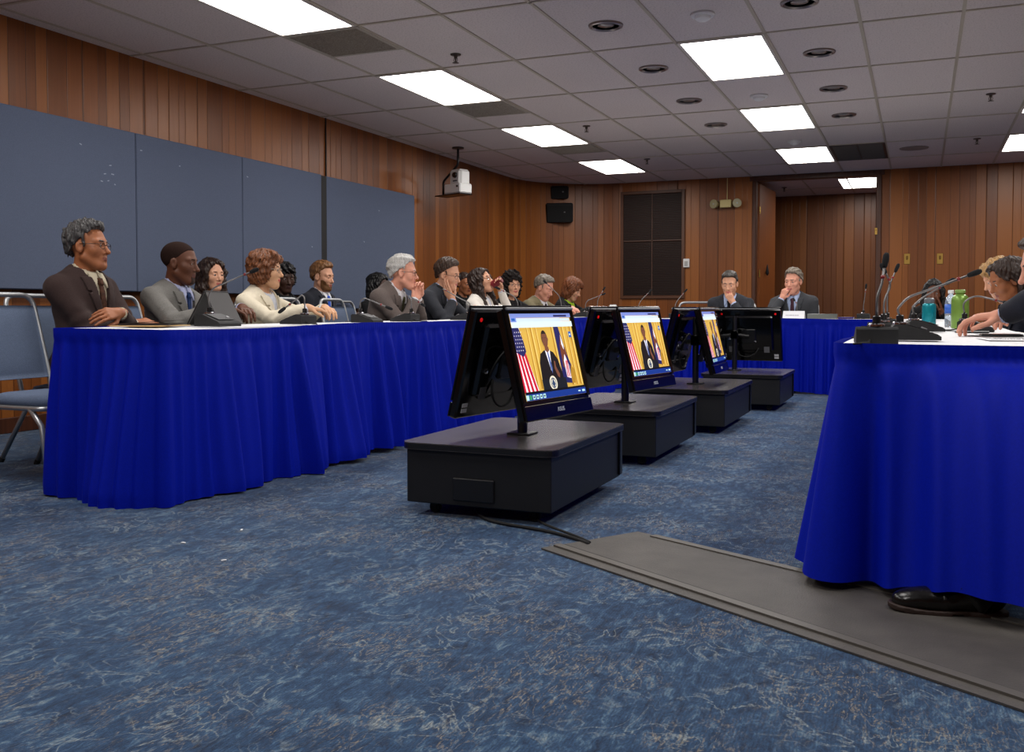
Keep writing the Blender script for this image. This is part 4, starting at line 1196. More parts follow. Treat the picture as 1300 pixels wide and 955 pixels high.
def person(label, hx, hy, hz, face, o):
    """head centre at world (hx,hy,hz), seated facing world angle `face` (degrees)"""
    q = o.get('q', 1.0)
    lean = math.radians(o.get('lean', 8)); seat = o.get('seat', .492)
    male = o.get('male', True); wd = o.get('wd', 1.0 if male else .88); gth = o.get('girth', 1.0)
    hipz = seat
    s_ = V3(math.sin(lean), 0, math.cos(lean)); c_ = V3(math.cos(lean), 0, -math.sin(lean)); yv = V3(0, 1, 0)
    twist = math.radians(o.get('twist', 0))
    nl = lean*.75+math.radians(o.get('neck', 14)); nd = V3(math.sin(nl), 0, math.cos(nl))
    NK = o.get('necklen', .142)
    L = (hz-hipz-NK*nd[2])/s_[2]; k = L/.50
    hip = V3(0, 0, hipz); NB = hip+s_*L; HC = NB+nd*NK
    sh = .172*wd
    chest_R = np.stack([c_, yv, s_], 1) @ Rz(twist)
    cf, cy = chest_R[:, 0], chest_R[:, 1]
    SH = {+1: hip+s_*(L-.082*k)+cy*sh-cf*.01, -1: hip+s_*(L-.082*k)-cy*sh-cf*.01}
    for sd in (1, -1):
        if o.get('shrug'): SH[sd] = SH[sd]+s_*o['shrug']
    hy_, hp, hr = [math.radians(a) for a in o.get('head', (0, 0, 0))]
    HR = Rz(hy_) @ Ry(hp) @ Rx(hr)
    fr = math.radians(face); FR = Rz(fr)
    hw = FR @ HC
    root = empty('person', (hx-hw[0], hy-hw[1], 0), fr, label, 'person')
    # ---- arms
    hands = []; arms = {}
    UA, FA = .285*(1 if male else .93), .25*(1 if male else .93)
    for sd, key in ((1, 'L'), (-1, 'R')):
        a = o.get(key) or dict(w=(.30, sd*.16, .22), f=(1, -sd*.3, -.1), n=(0, 0, -1), curl='relaxed')
        if a.get('ref') == 'head': W = HC+HR @ V3(*a['w'])
        elif a.get('ref') == 'world': W = FR.T @ (V3(*a['w'])-V3(hx-hw[0], hy-hw[1], 0))
        else: W = V3(0, 0, hipz)+V3(*a['w'])
        f_ = V3(*a['f']); n_ = V3(*a['n'])
        if a.get('ref') == 'head': f_, n_ = HR @ f_, HR @ n_
        if a.get('ref') == 'world': f_, n_ = FR.T @ f_, FR.T @ n_
        S = SH[sd]; dv = W-S; D = np.linalg.norm(dv)
        if D > (UA+FA)*.995: W = S+dv/D*(UA+FA)*.995; dv = W-S; D = np.linalg.norm(dv)
        x = (UA*UA-FA*FA+D*D)/(2*D); h = math.sqrt(max(UA*UA-x*x, 1e-6))
        pole = V3(*a.get('pole', (-.15, sd*.6, -1))); u = dv/D; pole = pole-u*(pole @ u); pole /= np.linalg.norm(pole)
        E = S+u*x+pole*h
        hd = Hand(W, f_, n_, a['curl'], sd, 1.0 if male else .9, a.get('spread', .06)); hands.append(hd); arms[sd] = (S, E, W)
        o.setdefault('_hands', {})[key] = hd
    # ---- legs
    kn = o.get('knees', ((.41, .11, hipz-.015), (.41, -.11, hipz-.015))); an = o.get('ankles', ((.37, .12, .085), (.37, -.12, .085)))
    if o.get('legs_world'):
        off = V3(hx-hw[0], hy-hw[1], 0)
        kn = [tuple(FR.T @ (V3(*a)-off)) for a in kn]; an = [tuple(FR.T @ (V3(*a)-off)) for a in an]
    toes = o.get('toes')
    toes = [tuple(FR.T @ V3(*t)) for t in toes] if toes else [(1, .12, 0), (1, -.12, 0)]
    # ---- torso field in torso coordinates (forward, left, up along the spine)
    TR = chest_R.astype(F4)
    bust = o.get('bust', 0 if male else 1)
    def torso(p, off=0.0):
        t = (p-hip.astype(F4)) @ TR
        t[:, 2] = t[:, 2]/F4(k)
        g = gth
        d = ell(t, (.005, 0, .335), (.118*g+off, .172*wd+off, .20+off))
        d = smin(d, ell(t, (.022*g, 0, .10), (.125*g+off, .160*wd*g+off, .20+off)), .06)
        d = smin(d, ell(t, (-.005, 0, .0), (.14+off, .18*wd*g+off, .115+off)), .05)
        d = smin(d, cap(np.stack([t[:, 0], np.abs(t[:, 1]), t[:, 2]], 1), (-.014, .035, .462), (-.012, sh-.012, .412), .052*(.95 if not male else 1)+off, .058*(.86 if not male else 1)+off), .05)
        d = smin(d, cap(t, (-.02, 0, .44), (-.004, 0, .50), .064+off, .052+off), .05)
        if bust: d = smin(d, sph(np.stack([t[:, 0], np.abs(t[:, 1]), t[:, 2]], 1), (.085, .068, .29), .062+off), .045)
        return d, t
    def limb(p, sd, r0, r1, r2):
        S, E, W = arms[sd]
        return smin(cap(p, S, E, r0, r1), cap(p, E, W, r1*.98, r2), .02)
    head = Head(male, o.get('fw', 1.0), o.get('nose', 1.0), o.get('jaw', 1.0 if male else .86))
    HRf = HR.astype(F4); HCf = HC.astype(F4)
    hs = 1.0 if male else .95
    def headp(p): return ((p-HCf) @ HRf)/F4(hs)
    def near_eval(d, p, c, r, fn, kk):
        dist = np.linalg.norm(p-np.asarray(c, F4), axis=1)-r
        m = dist < .05
        e = np.maximum(dist, .03).astype(F4)
        if m.any(): e[m] = fn(p[m])
        return smin(d, e, kk)
    def body(p):
        d, t = torso(p, -.028)
        for sd in (1, -1): d = smin(d, limb(p, sd, .040, .034, .025), .03)
        for i in (0, 1):
            H_ = hip+V3(0, (.09 if i == 0 else -.09), -.0)
            d = smin(d, smin(cap(p, H_, kn[i], .070, .048), cap(p, kn[i], an[i], .046, .032), .02), .04)
            T = V3(*an[i])+nrm3(toes[i])*.13+V3(0, 0, -.05)
            d = smin(d, cap(p, an[i], T, .03, .022), .03)
        d = smax(d, -np.maximum(p[:, 2]-.418, p[:, 0]-.21), .006)
        nb = NB-s_*.02
        d = smin(d, cap(p, nb, HC+HR @ V3(-.022, 0, -.06), .0545 if male else .046, .051 if male else .045), .03)
        d = near_eval(d, p, HC, .16, lambda x: head.sdf(headp(x))*hs, .022)
        for hd in hands:
            c = (hd.lo+hd.hi)/2; r = float(np.linalg.norm(hd.hi-hd.lo)/2)
            d = near_eval(d, p, c, r, hd.sdf, .012)
        return d
    allp = np.array([HC+.14, HC-.14, NB, hip+V3(.2, .26, 0), hip-V3(.22, .26, .13)]+[h.lo for h in hands]+[h.hi for h in hands]+[arms[s][1]+.08 for s in arms]+[arms[s][1]-.08 for s in arms]+[V3(*a)+V3(.06, .06, .06) for a in kn]+[V3(*a)-V3(.06, .06, .085) for a in an]+[V3(*an[i])+nrm3(toes[i])*.16-V3(0, 0, .085) for i in (0, 1)])
    lo = allp.min(0)-.02; hi = allp.max(0)+.03
    fine = .0046*q; base = .016
    boxes = [(HC-.115, HC+.125)]+[(h.lo, h.hi) for h in hands]
    VT, Q = mesh_field(body, lo, hi, base, fine, boxes)
    sk, lip = skin_mats(*o['skin'])
    cen = VT[Q].mean(1); hc = ((cen-HC) @ HR)/hs
    li = (np.abs(hc[:, 1]) < .0235) & (hc[:, 0] > .080) & (hc[:, 2] < -.0605+.12*np.abs(hc[:, 1])*0) & (hc[:, 2] > -.0815+.28*np.abs(hc[:, 1]))
    b = np_object('body', VT, Q, [sk, lip], root, li.astype(np.int32))
    # ---- eyes and brows
    M_iris = rgb('iris_'+o.get('iris', 'brown'), dict(brown=(54, 32, 20), blue=(86, 112, 140))[o.get('iris', 'brown')], rough=.15)
    gaze = o.get('gaze', (0, 0))
    for sd in (1, -1):
        f = MB(); nn = 14
        R_ = Matrix((HR @ Rz(math.radians(gaze[0])) @ Ry(math.radians(gaze[1]))).tolist())
        r_ = .0128
        prof = [(0, 1.0), (.30, .954), (.30, .954), (.46, .888), (.46, .888), (.75, .66), (.95, .31), (1.0, 0), (.9, -.44)]
        lid = o.get('lid', 0)
        for i in range(len(prof)-1):
            f.mat = 2 if i < 1 else (1 if i < 3 else 0)
            if prof[i] == prof[i+1]: continue
            vs = []
            for (rr_, zz_) in (prof[i], prof[i+1]):
                for k_ in range(nn):
                    a = 2*PI*k_/nn; vs.append(R_ @ Vector((zz_*r_, rr_*r_*math.cos(a), rr_*r_*math.sin(a))))
            f.add(vs, [(k_, (k_+1) % nn, nn+(k_+1) % nn, nn+k_) for k_ in range(nn)])
        e = f.build('eye', [M_sclera, M_iris, M_pupil], b, smooth=True)
        e.location = tuple(HC+HR @ (V3(.0728, sd*.0315*head.w, -.001)*hs))
        if o.get('closed'): e.location = tuple(HC+HR @ (V3(.066, sd*.0315*head.w, -.001)*hs))
    hm = o['hairmat']
    f = MB(); bt = o.get('browt', 1.0)
    for sd in (1, -1):
        pts = [V3(.0885, .012, .0185), V3(.0875, .024, .0215), V3(.0815, .038, .0215), V3(.0715, .049, .0165)]
        pts = [HC+HR @ (V3(a[0]+(.001 if male else -.0022), sd*a[1]*head.w, a[2]+.002)*hs) for a in pts]
        f.tube([tuple(a) for a in pts], [.0026*bt, .0034*bt, .003*bt, .0014], 6)
    f.build('eyebrows', o.get('browmat', hm), b, smooth=True)
    # ---- hair
    if o.get('hair'):
        st, P = o['hair']
        hf = hair_field(st, head.w, o.get('seed', 1), P)
        def hfn(p):
            x = headp(p); d = hf(x)
            return d*hs
        Lh = P.get('L', .12) if st == 'long' else .13
        c0 = np.array([HC+HR @ V3(*a) for a in [(-.17, -.15, .17), (.12, .15, -Lh-.06), (-.17, .15, -Lh-.06), (.12, -.15, .17), (.12, .15, .17), (-.17, -.15, -Lh-.06), (-.17, .15, .17), (.12, -.15, -Lh-.06)]])
        VT, Q = mesh_field(hfn, c0.min(0), c0.max(0), .0048*max(q, 1) if q < 1.5 else .0065)
        np_object('hair', VT, Q, hm, root)
    if o.get('beard'):
        am = o['beard']
        def bfn(p):
            x = headp(p)
            d = head.sdf(x)-am[0]
            ax_ = np.abs(x[:, 1])
            reg = np.maximum(x[:, 2]+.052+.25*np.clip(x[:, 0]-.06, 0, 1)-.9*np.clip(ax_-.040, 0, .05), -(x[:, 0]-.022))
            reg = np.maximum(reg, -(x[:, 2]+.124))
            if len(am) > 2: reg = np.maximum(reg, np.maximum(ax_-.030, x[:, 2]+.060))
            lipz = ell(x, (.09, 0, -.070), (.02, .024, .0105))
            nz = sph(x, (.1, 0, -.036), .022)
            d = smax(d, reg, .006); d = smax(d, -lipz, .004); d = smax(d, -nz, .004)
            return (d+.0008*np.sin(x[:, 0]*700)*np.sin(x[:, 1]*640))*hs
        VT, Q = mesh_field(bfn, HC-.15, HC+.13, .0046)
        if len(Q): np_object('beard', VT, Q, am[1], root)
    # ---- glasses
    if o.get('glasses'):
        gm = o['glasses']; f = MB()
        def hp_(x, y, z): return tuple(HC+HR @ (V3(x, y*head.w, z)*hs))
        for sd in (1, -1):
            rim = [hp_(.094-.10*abs(.022*math.cos(a))*.25-.06*max(0, .03+.022*math.cos(a)-.03), sd*(.032+.0235*math.cos(a)), -.003+.0165*math.copysign(abs(math.sin(a))**.8, math.sin(a))) for a in [2*PI*k_/20 for k_ in range(20)]]
            f.tube(rim, .0014, 6, closed=True)
            f.tube([hp_(.089, sd*.055, .004), hp_(.074, sd*.073, .005), hp_(-.005, sd*.080, .006), hp_(-.03, sd*.078, -.008)], .0016, 6)
        f.tube([hp_(.096, .009, .001), hp_(.1, 0, .004), hp_(.096, -.009, .001)], .0013, 6)
        g = f.build('glasses', gm, root, smooth=True)
        f = MB()
        for sd in (1, -1):
            rim = [hp_(.093-.10*abs(.022*math.cos(a))*.25, sd*(.032+.023*math.cos(a)), -.003+.016*math.sin(a)) for a in [2*PI*k_/16 for k_ in range(16)]]
            f.add(rim, [tuple(range(16))])
        f.build('lens', M_glass, g)
    if o.get('earring'):
        f = MB(); f.lathe([(0, -.006), (.005, -.002), (.005, .003), (0, .006)], HC+HR @ V3(.0, -.083*head.w, -.046), n=10); f.build('earring', M_brass, root, smooth=True)
    # ---- clothing
    def smoothpos(t): return t
    T0 = o.get('vdepth', .17)
    def vcut(t):   # <0 inside the neck opening, torso coordinates
        w_ = np.clip((t[:, 2]-T0)/(.47-T0), 0, 1.2)*o.get('vw', .058)
        return np.maximum(np.abs(t[:, 1])-w_, -(t[:, 0]-.0))
    seed = o.get('seed', 1)
    colr = o.get('collar', True)
    cuff = {}
    style = o.get('style', 'suit')
    slen = o.get('sleeve', .93)
    def jacket(p):
        d, t = torso(p, .006)
        d = d+wob(p, .0035, 22, seed)
        nk = cap(t, (-.002, 0, .475), (.020, 0, .62), .0625 if male else .0575)
        d0 = d
        if style in ('suit', 'blazer', 'open'):
            d = smax(d, -np.maximum(vcut(t), -(d0+.022)), .004)
        d = smax(d, -nk, .006)
        if style in ('suit', 'blazer'):
            rc = np.abs(cap(t, (-.006, 0, .42), (.014, 0, .62), .066 if male else .061))-.0045
            zc = .52-.10*np.clip((t[:, 0]+.02)/.09, 0, 1)
            d = smin(d, np.maximum(np.maximum(rc, t[:, 2]-zc), .43-t[:, 2]), .008)
        d = smax(d, -(t[:, 2]+.10), .01)
        d = smax(d, .414-p[:, 2], .006)
        for sd in (1, -1):
            S, E, W = arms[sd]; We = E+(W-E)*slen
            r0, r1, r2 = (.060, .053, .041) if male else (.049, .044, .036)
            r0 *= o.get('arm', 1); r1 *= o.get('arm', 1)
            sl = smin(cap(p, S, E, r0, r1), cap(p, E, We, r1, r2), .015)
            ua = nrm3(W-E); pl = (p-We.astype(F4)) @ ua.astype(F4)
            inner = cap(p, E+(W-E)*(slen-.25), W+ua*.05, r2*.8)
            sl = smax(sl, pl, .004)
            sl = smax(sl, -np.maximum(inner, -(pl+.02)), .003)
            # folds round the elbow
            de = np.linalg.norm(p-E.astype(F4), axis=1)
            al = (p-E.astype(F4)) @ nrm3(E-S).astype(F4)
            sl = sl+.0045*np.exp(-(de/.12)**2)*np.sin(al*95+wob(p, 1.5, 25, seed+3))+wob(p, .003, 28, seed+1)
            d = smin(d, sl, .028)
        return d
    jl = np.array([hip-V3(.22, .27*wd*gth, .12), NB+V3(.2, .27, .07)]+[arms[s][i]+.085 for s in arms for i in range(3)]+[arms[s][i]-.085 for s in arms for i in range(3)])
    jv = .0075*max(q, .9)
    VT, Q = mesh_field(jacket, jl.min(0), jl.max(0), jv)
    jname = o.get('jname', 'jacket')
    np_object(jname, VT, Q, o['jmat'], root)
    if style in ('suit', 'blazer'):
        def lapels(p):
            d, t = torso(p, .006)
            d = d+wob(p, .0035, 22, seed)
            w_ = np.clip((t[:, 2]-T0)/(.47-T0), 0, 1.15)*o.get('vw', .058)
            ay = np.abs(t[:, 1]); u = np.clip((t[:, 2]-T0)/(.455-T0), 0, 1)
            wl = .006+.046*np.clip(u*1.3, 0, 1)
            notch = np.where((t[:, 2] > .392) & (t[:, 2] < .402), .018, 0)
            lap = np.maximum(np.maximum(w_-ay-.003, ay-(w_+wl-notch)), np.maximum(T0+.005-t[:, 2], t[:, 2]-.475))
            lap = np.maximum(lap, -(t[:, 0]+.0))
            sh_ = np.maximum(np.abs(d-.005)-.0045, lap*.9)
            rc = np.abs(cap(t, (-.006, 0, .42), (.014, 0, .62), .067 if male else .062))-.0055
            zc = .522-.10*np.clip((t[:, 0]+.02)/.09, 0, 1)
            return smin(sh_, np.maximum(np.maximum(rc, t[:, 2]-zc), zc-.045-t[:, 2]), .006)
        VT, Q = mesh_field(lapels, NB-V3(.16, .16, .32), NB+V3(.22, .16, .10), .0046*max(q, .95))
        if len(Q): np_object('lapels', VT, Q, o.get('lapmat', o['jmat']), root)
    sm = o.get('shirt')
    if sm is not None:
        crew = o.get('shirt_style', 'collar')
        def shirt(p):
            d, t = torso(p, -.007 if style != 'crew' else -.012)
            d0 = d
            d = smax(d, -cap(t, (.0, 0, .47 if crew == 'collar' else .43), (.024, 0, .62), .0565 if crew == 'collar' else .066), .004)
            d = smax(d, -(t[:, 2]-.02), .01)
            if crew == 'collar':
                ring = np.abs(cap(t, (.0, 0, .42), (.022, 0, .62), .0588 if male else .052))-.0034
                zt_ = .545-.06*np.clip((t[:, 0])/.07, 0, 1)
                gap = np.where((t[:, 0] > 0), .004+.25*np.clip(t[:, 2]-.445, 0, 1)-np.abs(t[:, 1]), -1)*0-1
                d = smin(d, np.maximum(np.maximum(ring, t[:, 2]-zt_), .43-t[:, 2]), .004)
                ay = np.abs(t[:, 1])
                fl = np.maximum(np.abs(d0-.009)-.005, np.maximum(np.maximum(.006+.62*np.clip(.475-t[:, 2], 0, 1)-ay, ay-.055), np.maximum(.408+.9*np.clip(ay-.04, 0, 1)-t[:, 2], t[:, 2]-.50)))
                d = smin(d, np.maximum(fl, -t[:, 0]), .003)
            for sd in (1, -1):
                S, E, W = arms[sd]; ua = nrm3(W-E); Wc = E+(W-E)*min(1.0, slen+.075)
                c1 = cap(p, E+(W-E)*.75, Wc, .036, .0335 if male else .029); pl = (p-Wc.astype(F4)) @ ua.astype(F4)
                c1 = smax(c1, pl, .003); c1 = smax(c1, -np.maximum(cap(p, E+(W-E)*.7, W+ua*.1, .0275 if male else .023), -(pl+.012)), .002)
                d = np.minimum(d, c1)
            return d
        sv = .0062*max(q, 1)
        VT, Q = mesh_field(shirt, jl.min(0), jl.max(0)+V3(0, 0, .02), sv)
        np_object('shirt', VT, Q, sm, root)
    if o.get('tie') is not None:
        def tief(p):
            d, t = torso(p, -.007)
            tt = np.clip((.46-t[:, 2])/.35, 0, 1)
            w_ = .014+.022*tt
            rib = np.maximum(np.abs(d-.006)-.0045, np.maximum(np.abs(t[:, 1])-w_, np.maximum(.10-t[:, 2], t[:, 2]-.455)))
            rib = np.maximum(rib, -t[:, 0])
            kn_ = ell(t, (0, 0, 0), (1, 1, 1))*0+1
            return rib
        def tie2(p):
            d, t = torso(p, -.007)
            r_ = tief(p)
            k0 = np.maximum(np.abs(d-.008)-.010, np.maximum(np.abs(t[:, 1])-(.014+.2*np.clip(t[:, 2]-.44, -.02, .03)), np.abs(t[:, 2]-.452)-.018))
            return smin(r_, np.maximum(k0, -t[:, 0]), .004)
        VT, Q = mesh_field(tie2, hip+V3(-.05, -.1, 0), NB+V3(.25, .1, .05), .0055)
        if len(Q): np_object('tie', VT, Q, o['tie'], root)
    # trousers and shoes
    def trousers(p):
        d, t = torso(p, .0); d = smax(d, t[:, 2]-.06, .01)
        for i in (0, 1):
            H_ = hip+V3(.0, (.09 if i == 0 else -.09), -.005)
            a = V3(*an[i]); kk = V3(*kn[i]); end = kk+(a-kk)*(1.10 if o.get('fineleg') else 1.02)
            g = smin(cap(p, H_, kk, .078, .064), cap(p, kk, end, .063, .052), .02)
            g = smax(g, (p-end.astype(F4)) @ nrm3(a-kk).astype(F4)-.005, .004)
            g = g+wob(p, .003, 24, seed+5)
            d = smin(d, g, .03)
        d = smax(d, -np.maximum(p[:, 2]-.412, p[:, 0]-.215), .006)
        return d
    VT, Q = mesh_field(trousers, lo-.05, np.array([hi[0]+.04, hi[1]+.05, hipz+.14]), .013 if not o.get('fineleg') else .008)
    np_object('trousers', VT, Q, o.get('pmat', o['jmat']), root)
    for i in (0, 1):
        a = V3(*an[i]); td = nrm3(V3(toes[i][0], toes[i][1], 0)); ld = V3(-td[1], td[0], 0)
        def shoe(p):
            t = np.stack([(p-a.astype(F4)) @ td.astype(F4), (p-a.astype(F4)) @ ld.astype(F4), p[:, 2]], 1)
            d = ell(t, (.105, 0, .036), (.108, .043, .034))
            d = smin(d, ell(t, (-.005, 0, .05), (.062, .036, .045)), .03)
            d = smin(d, cap(t, (-.01, 0, .07), (.05, 0, .062), .036, .030), .02)
            d = smin(d, ell(t, (.178, 0, .024), (.034, .03, .020)), .02)
            d = smax(d, -(t[:, 2]-.012), .003)
            hole = cap(t, (.0, 0, .10), (.0, 0, .16), .034)
            d = smax(d, -hole, .004)
            ton = np.maximum(np.abs(d-.001)-.003, np.maximum(np.abs(t[:, 1])-.02, np.maximum(.045-t[:, 0], t[:, 0]-.095)))
            d = smin(d, ton, .003)
            rim = np.maximum(np.abs(d-.001)-.002, np.abs(t[:, 0]-.10+.25*np.abs(t[:, 1]))-.003)
            d = smin(d, rim, .002)
            for kk_ in range(3):
                d = smin(d, np.maximum(np.abs(d-.003)-.0025, np.maximum(np.abs(t[:, 1])-.02, np.abs(t[:, 0]-.055-.016*kk_)-.003)), .002)
            return d
        def sole(p):
            t = np.stack([(p-a.astype(F4)) @ td.astype(F4), (p-a.astype(F4)) @ ld.astype(F4), p[:, 2]], 1)
            t2 = t[:, :2]
            z0 = t.copy(); z0[:, 2] = 0
            d = np.minimum(ell(z0, (.105, 0, 0), (.113, .047, .05)), ell(z0, (-.005, 0, 0), (.066, .040, .05)))
            d = smin(d, ell(z0, (.178, 0, 0), (.040, .034, .05)), .03)
            lift = np.where((t[:, 0] > .045) & (t[:, 0] < .075), .008, 0)+np.clip(t[:, 0]-.14, 0, 1)*.12
            return np.maximum(d, np.maximum(t[:, 2]-.017-np.clip(t[:, 0]-.14, 0, 1)*.1, .001+lift-t[:, 2]))
        fi = .0042 if o.get('fineleg') else .011
        s0, s1 = a-V3(.24, .24, 0), a+V3(.24, .24, .07); s0[2] = -.01; s1[2] = .14
        VT, Q = mesh_field(shoe, s0, s1, fi); so = np_object('shoe', VT, Q, M_shoe, root)
        VT, Q = mesh_field(sole, s0, s1, fi*.8); 
        if len(Q): np_object('sole', VT, Q, M_sole, so)
    o['_pts'] = dict(HC=HC, HR=HR, FR=FR, off=V3(hx-hw[0], hy-hw[1], 0), arms=arms, hip=hip)
    return root
M_shoe = rgb('black_leather', (16, 14, 14), rough=.22, bump=(90, .1))
M_sole = rgb('brown_black_sole', (46, 30, 24), rough=.6)
# ------------------------------------------------------------------ people
def H(n, c, amt=.35): return rgb('hair_'+n, c, rough=.5, spec=.4, noise=(70, amt, (1, 1, .35)), bump=(120, .15))
H_salt = H('dark_grey', (70, 68, 68), .6); H_black = H('black', (14, 12, 12)); H_brown = H('dark_brown', (44, 28, 20)); H_auburn = H('auburn', (104, 58, 26), .5)
H_sand = H('sandy_brown', (118, 80, 46)); H_silver = H('silver', (176, 174, 170), .25); H_dkbr = H('brown', (56, 38, 26)); H_grbr = H('grey_brown', (112, 102, 90), .4)
H_blond = H('blond', (168, 130, 80)); H_red = H('red_brown', (110, 62, 34), .5); H_char = H('charcoal_grey', (62, 58, 54), .5); H_curly = rgb('hair_black_brown', (24, 17, 15), rough=.75, spec=.2, noise=(60, .4))
sk_tan = ('tan', (158, 98, 64), (132, 70, 54)); sk_dark = ('dark', (96, 58, 40), (90, 48, 42)); sk_fair = ('fair', (208, 154, 124), (184, 102, 92)); sk_pink = ('pink', (212, 150, 126), (176, 98, 90)); sk_deep = ('deep', (66, 42, 32), (66, 38, 36)); sk_asian = ('light', (206, 158, 122), (186, 84, 76))
C = cloth_mat
shirtW = C('white_shirt', (214, 214, 218), 200, .03); shirtB = C('pale_blue_shirt', (168, 184, 216), 200, .05); shirtT = C('pale_tan_shirt', (196, 186, 162), 200, .04)
stripe = rgb('blue_striped_shirt', (170, 176, 208), rough=.8, noise=(30, .35, (0.01, 20, .01)))
M_gframe = rgb('thin_dark_glasses', (40, 30, 26), rough=.25, metal=.4); M_gsilver = rgb('thin_silver_glasses', (150, 146, 140), rough=.25, metal=.8); M_gblack = rgb('black_glasses', (16, 14, 16), rough=.2)
J_brown = C('dark_brown_wool', (58, 44, 42)); J_grey = C('grey_wool', (112, 110, 106)); J_dark = C('dark_navy_wool', (34, 36, 44)); J_cream = C('cream_jacket_cloth', (214, 204, 182), 120, .05); J_taupe = C('taupe_wool', (98, 88, 84), 160, .12)
J_char = C('charcoal_wool', (46, 48, 54)); J_white = C('white_knit', (226, 220, 210), 260, .06); J_black = C('black_cloth', (20, 20, 22)); J_olive = C('olive_tan_tweed', (118, 110, 84), 220, .25); J_navy = C('navy_wool', (20, 23, 36)); J_dgrey = C('dark_grey_suit', (58, 60, 64))
lime = C('lime_green_top', (150, 186, 26), 90, .05); teeW = C('pale_top', (206, 210, 220), 90, .05); teeB = C('black_top', (24, 22, 24))
ON_TABLE = dict(
    L=dict(w=(.44, .12, .312), f=(.75, -.65, -.12), n=(0, -.1, -1), curl='table', pole=(-.3, .9, -.7)),
    R=dict(w=(.44, -.12, .312), f=(.75, .65, -.12), n=(0, .1, -1), curl='table', pole=(-.3, -.9, -.7)))
LAP = dict(L=dict(w=(.30, .09, .12), f=(.8, -.5, -.2), n=(0, -.2, -1), curl='relaxed', pole=(-.4, .3, -1)), R=dict(w=(.30, -.09, .12), f=(.8, .5, -.2), n=(0, .2, -1), curl='relaxed', pole=(-.4, -.3, -1)))
CHAIR_AT = []
def P(label, h, face, chair_label=None, dx=-.01, **o):
    r = person(label, h[0], h[1], h[2], face, o)
    if chair_label:
        a = math.radians(face); c_ = (r.location.x+math.cos(a)*dx, r.location.y+math.sin(a)*dx)
        chair(c_[0], c_[1], a, chair_label)
    return r, o

# the row along the tackboards
r, o = P('man in a dark brown suit and glasses sitting with his arms crossed', (-4.04, 3.80, 1.128), 6, 'grey-blue chair under the man in the brown suit', lean=0, neck=16, head=(12, -2, -2), skin=sk_tan, seat=.492,
  hair=('short', dict(e=.013, hx=.05, hz=.080, lump=.009, amp=.004, k=30, th=.040)), hairmat=H_salt, glasses=M_gframe, jmat=J_brown, shirt=shirtT, tie=C('brown_tie', (70, 42, 28), 60, .5), seed=3, q=.9, wd=1.04, girth=1.06, nose=1.25, gaze=(10, 0), browt=1.25,
  L=dict(w=(.285, -.07, .285), f=(.02, -1, -.06), n=(-.75, 0, -.6), curl='relaxed', pole=(-.1, .75, -.75)), R=dict(w=(.235, .12, .225), f=(.25, .95, .1), n=(-.5, 0, -.8), curl='relaxed', pole=(-.1, -.8, -.6)))
p_ = o['_pts']; S, E, W = p_['arms'][1]; u_ = nrm3(W-E); b_ = W-u_*.025
f = MB(); f.tube([tuple(b_-u_*.008), tuple(b_+u_*.008)], .0315, 20); wt = f.build('wristwatch', M_brass, r, smooth=True, angle=40)
f = MB(); f.lathe([(.0, 0), (.016, 0), (.016, .006), (0, .007)], b_+V3(.6, 0, .8)*.030, n=18, axis=Vector((.6, 0, .8)).to_track_quat('Z', 'Y').to_matrix()); f.build('watch_face', rgb('watch_dial', (200, 190, 160), rough=.2), wt, smooth=True, angle=40)
P('man in a grey suit and blue tie sitting behind the open tablet', (-3.98, 4.415, 1.07), 8, 'grey-blue chair under the man in the grey suit', lean=8, neck=14, head=(12, 6, 0), skin=sk_dark, q=.9,
  hair=('crop', dict(e=.0014)), hairmat=rgb('hair_cropped_black', (42, 29, 25), rough=.95, spec=.1, noise=(300, .25)), beard=(.0010, rgb('stubble_black', (52, 32, 25), rough=.9), 1), jmat=J_grey, shirt=stripe, tie=C('blue_tie', (30, 50, 92), 50, .3), seed=5, gaze=(5, 8), lid=1, nose=1.2, girth=1.05, **ON_TABLE)
P('woman in a cream jacket with short auburn hair', (-3.88, 5.085, 1.05), 8, 'grey-blue chair under the woman in the cream jacket', lean=6, neck=14, head=(16, 2, 0), male=False, skin=sk_asian, q=.9,
  hair=('bob', dict(vol=1.02, drop=.082, k=30, amp=.004)), hairmat=H_auburn, glasses=M_gsilver, style='blazer', jmat=J_cream, shirt=teeW, shirt_style='crew', seed=8, wd=.95, girth=1.02, jaw=.9, vdepth=.22, browmat=H_dkbr, earring=True, **ON_TABLE)
r7, o7 = P('grey-haired man in a taupe suit with hands clasped at his mouth', (-3.62, 6.41, 1.075), 6, 'grey-blue chair under the grey-haired man with clasped hands', dx=-.02, lean=22, neck=18, head=(16, 4, 0), skin=sk_pink, q=.95,
  hair=('short', dict(e=.012, hx=.050, hz=.078, th=.038, lump=.006)), hairmat=H_silver, glasses=M_gframe, jmat=J_taupe, shirt=shirtW, tie=C('olive_tie', (64, 62, 40), 80, .5), seed=9, wd=1.05, girth=1.06, nose=1.2, iris='blue', vw=.066,
  L=dict(ref='head', w=(.115, .036, -.185), f=(.12, -.30, .95), n=(-.15, -1, -.2), curl='clasp', pole=(.35, .35, -1)), R=dict(ref='head', w=(.105, -.036, -.195), f=(.12, .30, .95), n=(-.15, 1, -.2), curl='clasp', pole=(.35, -.35, -1)))
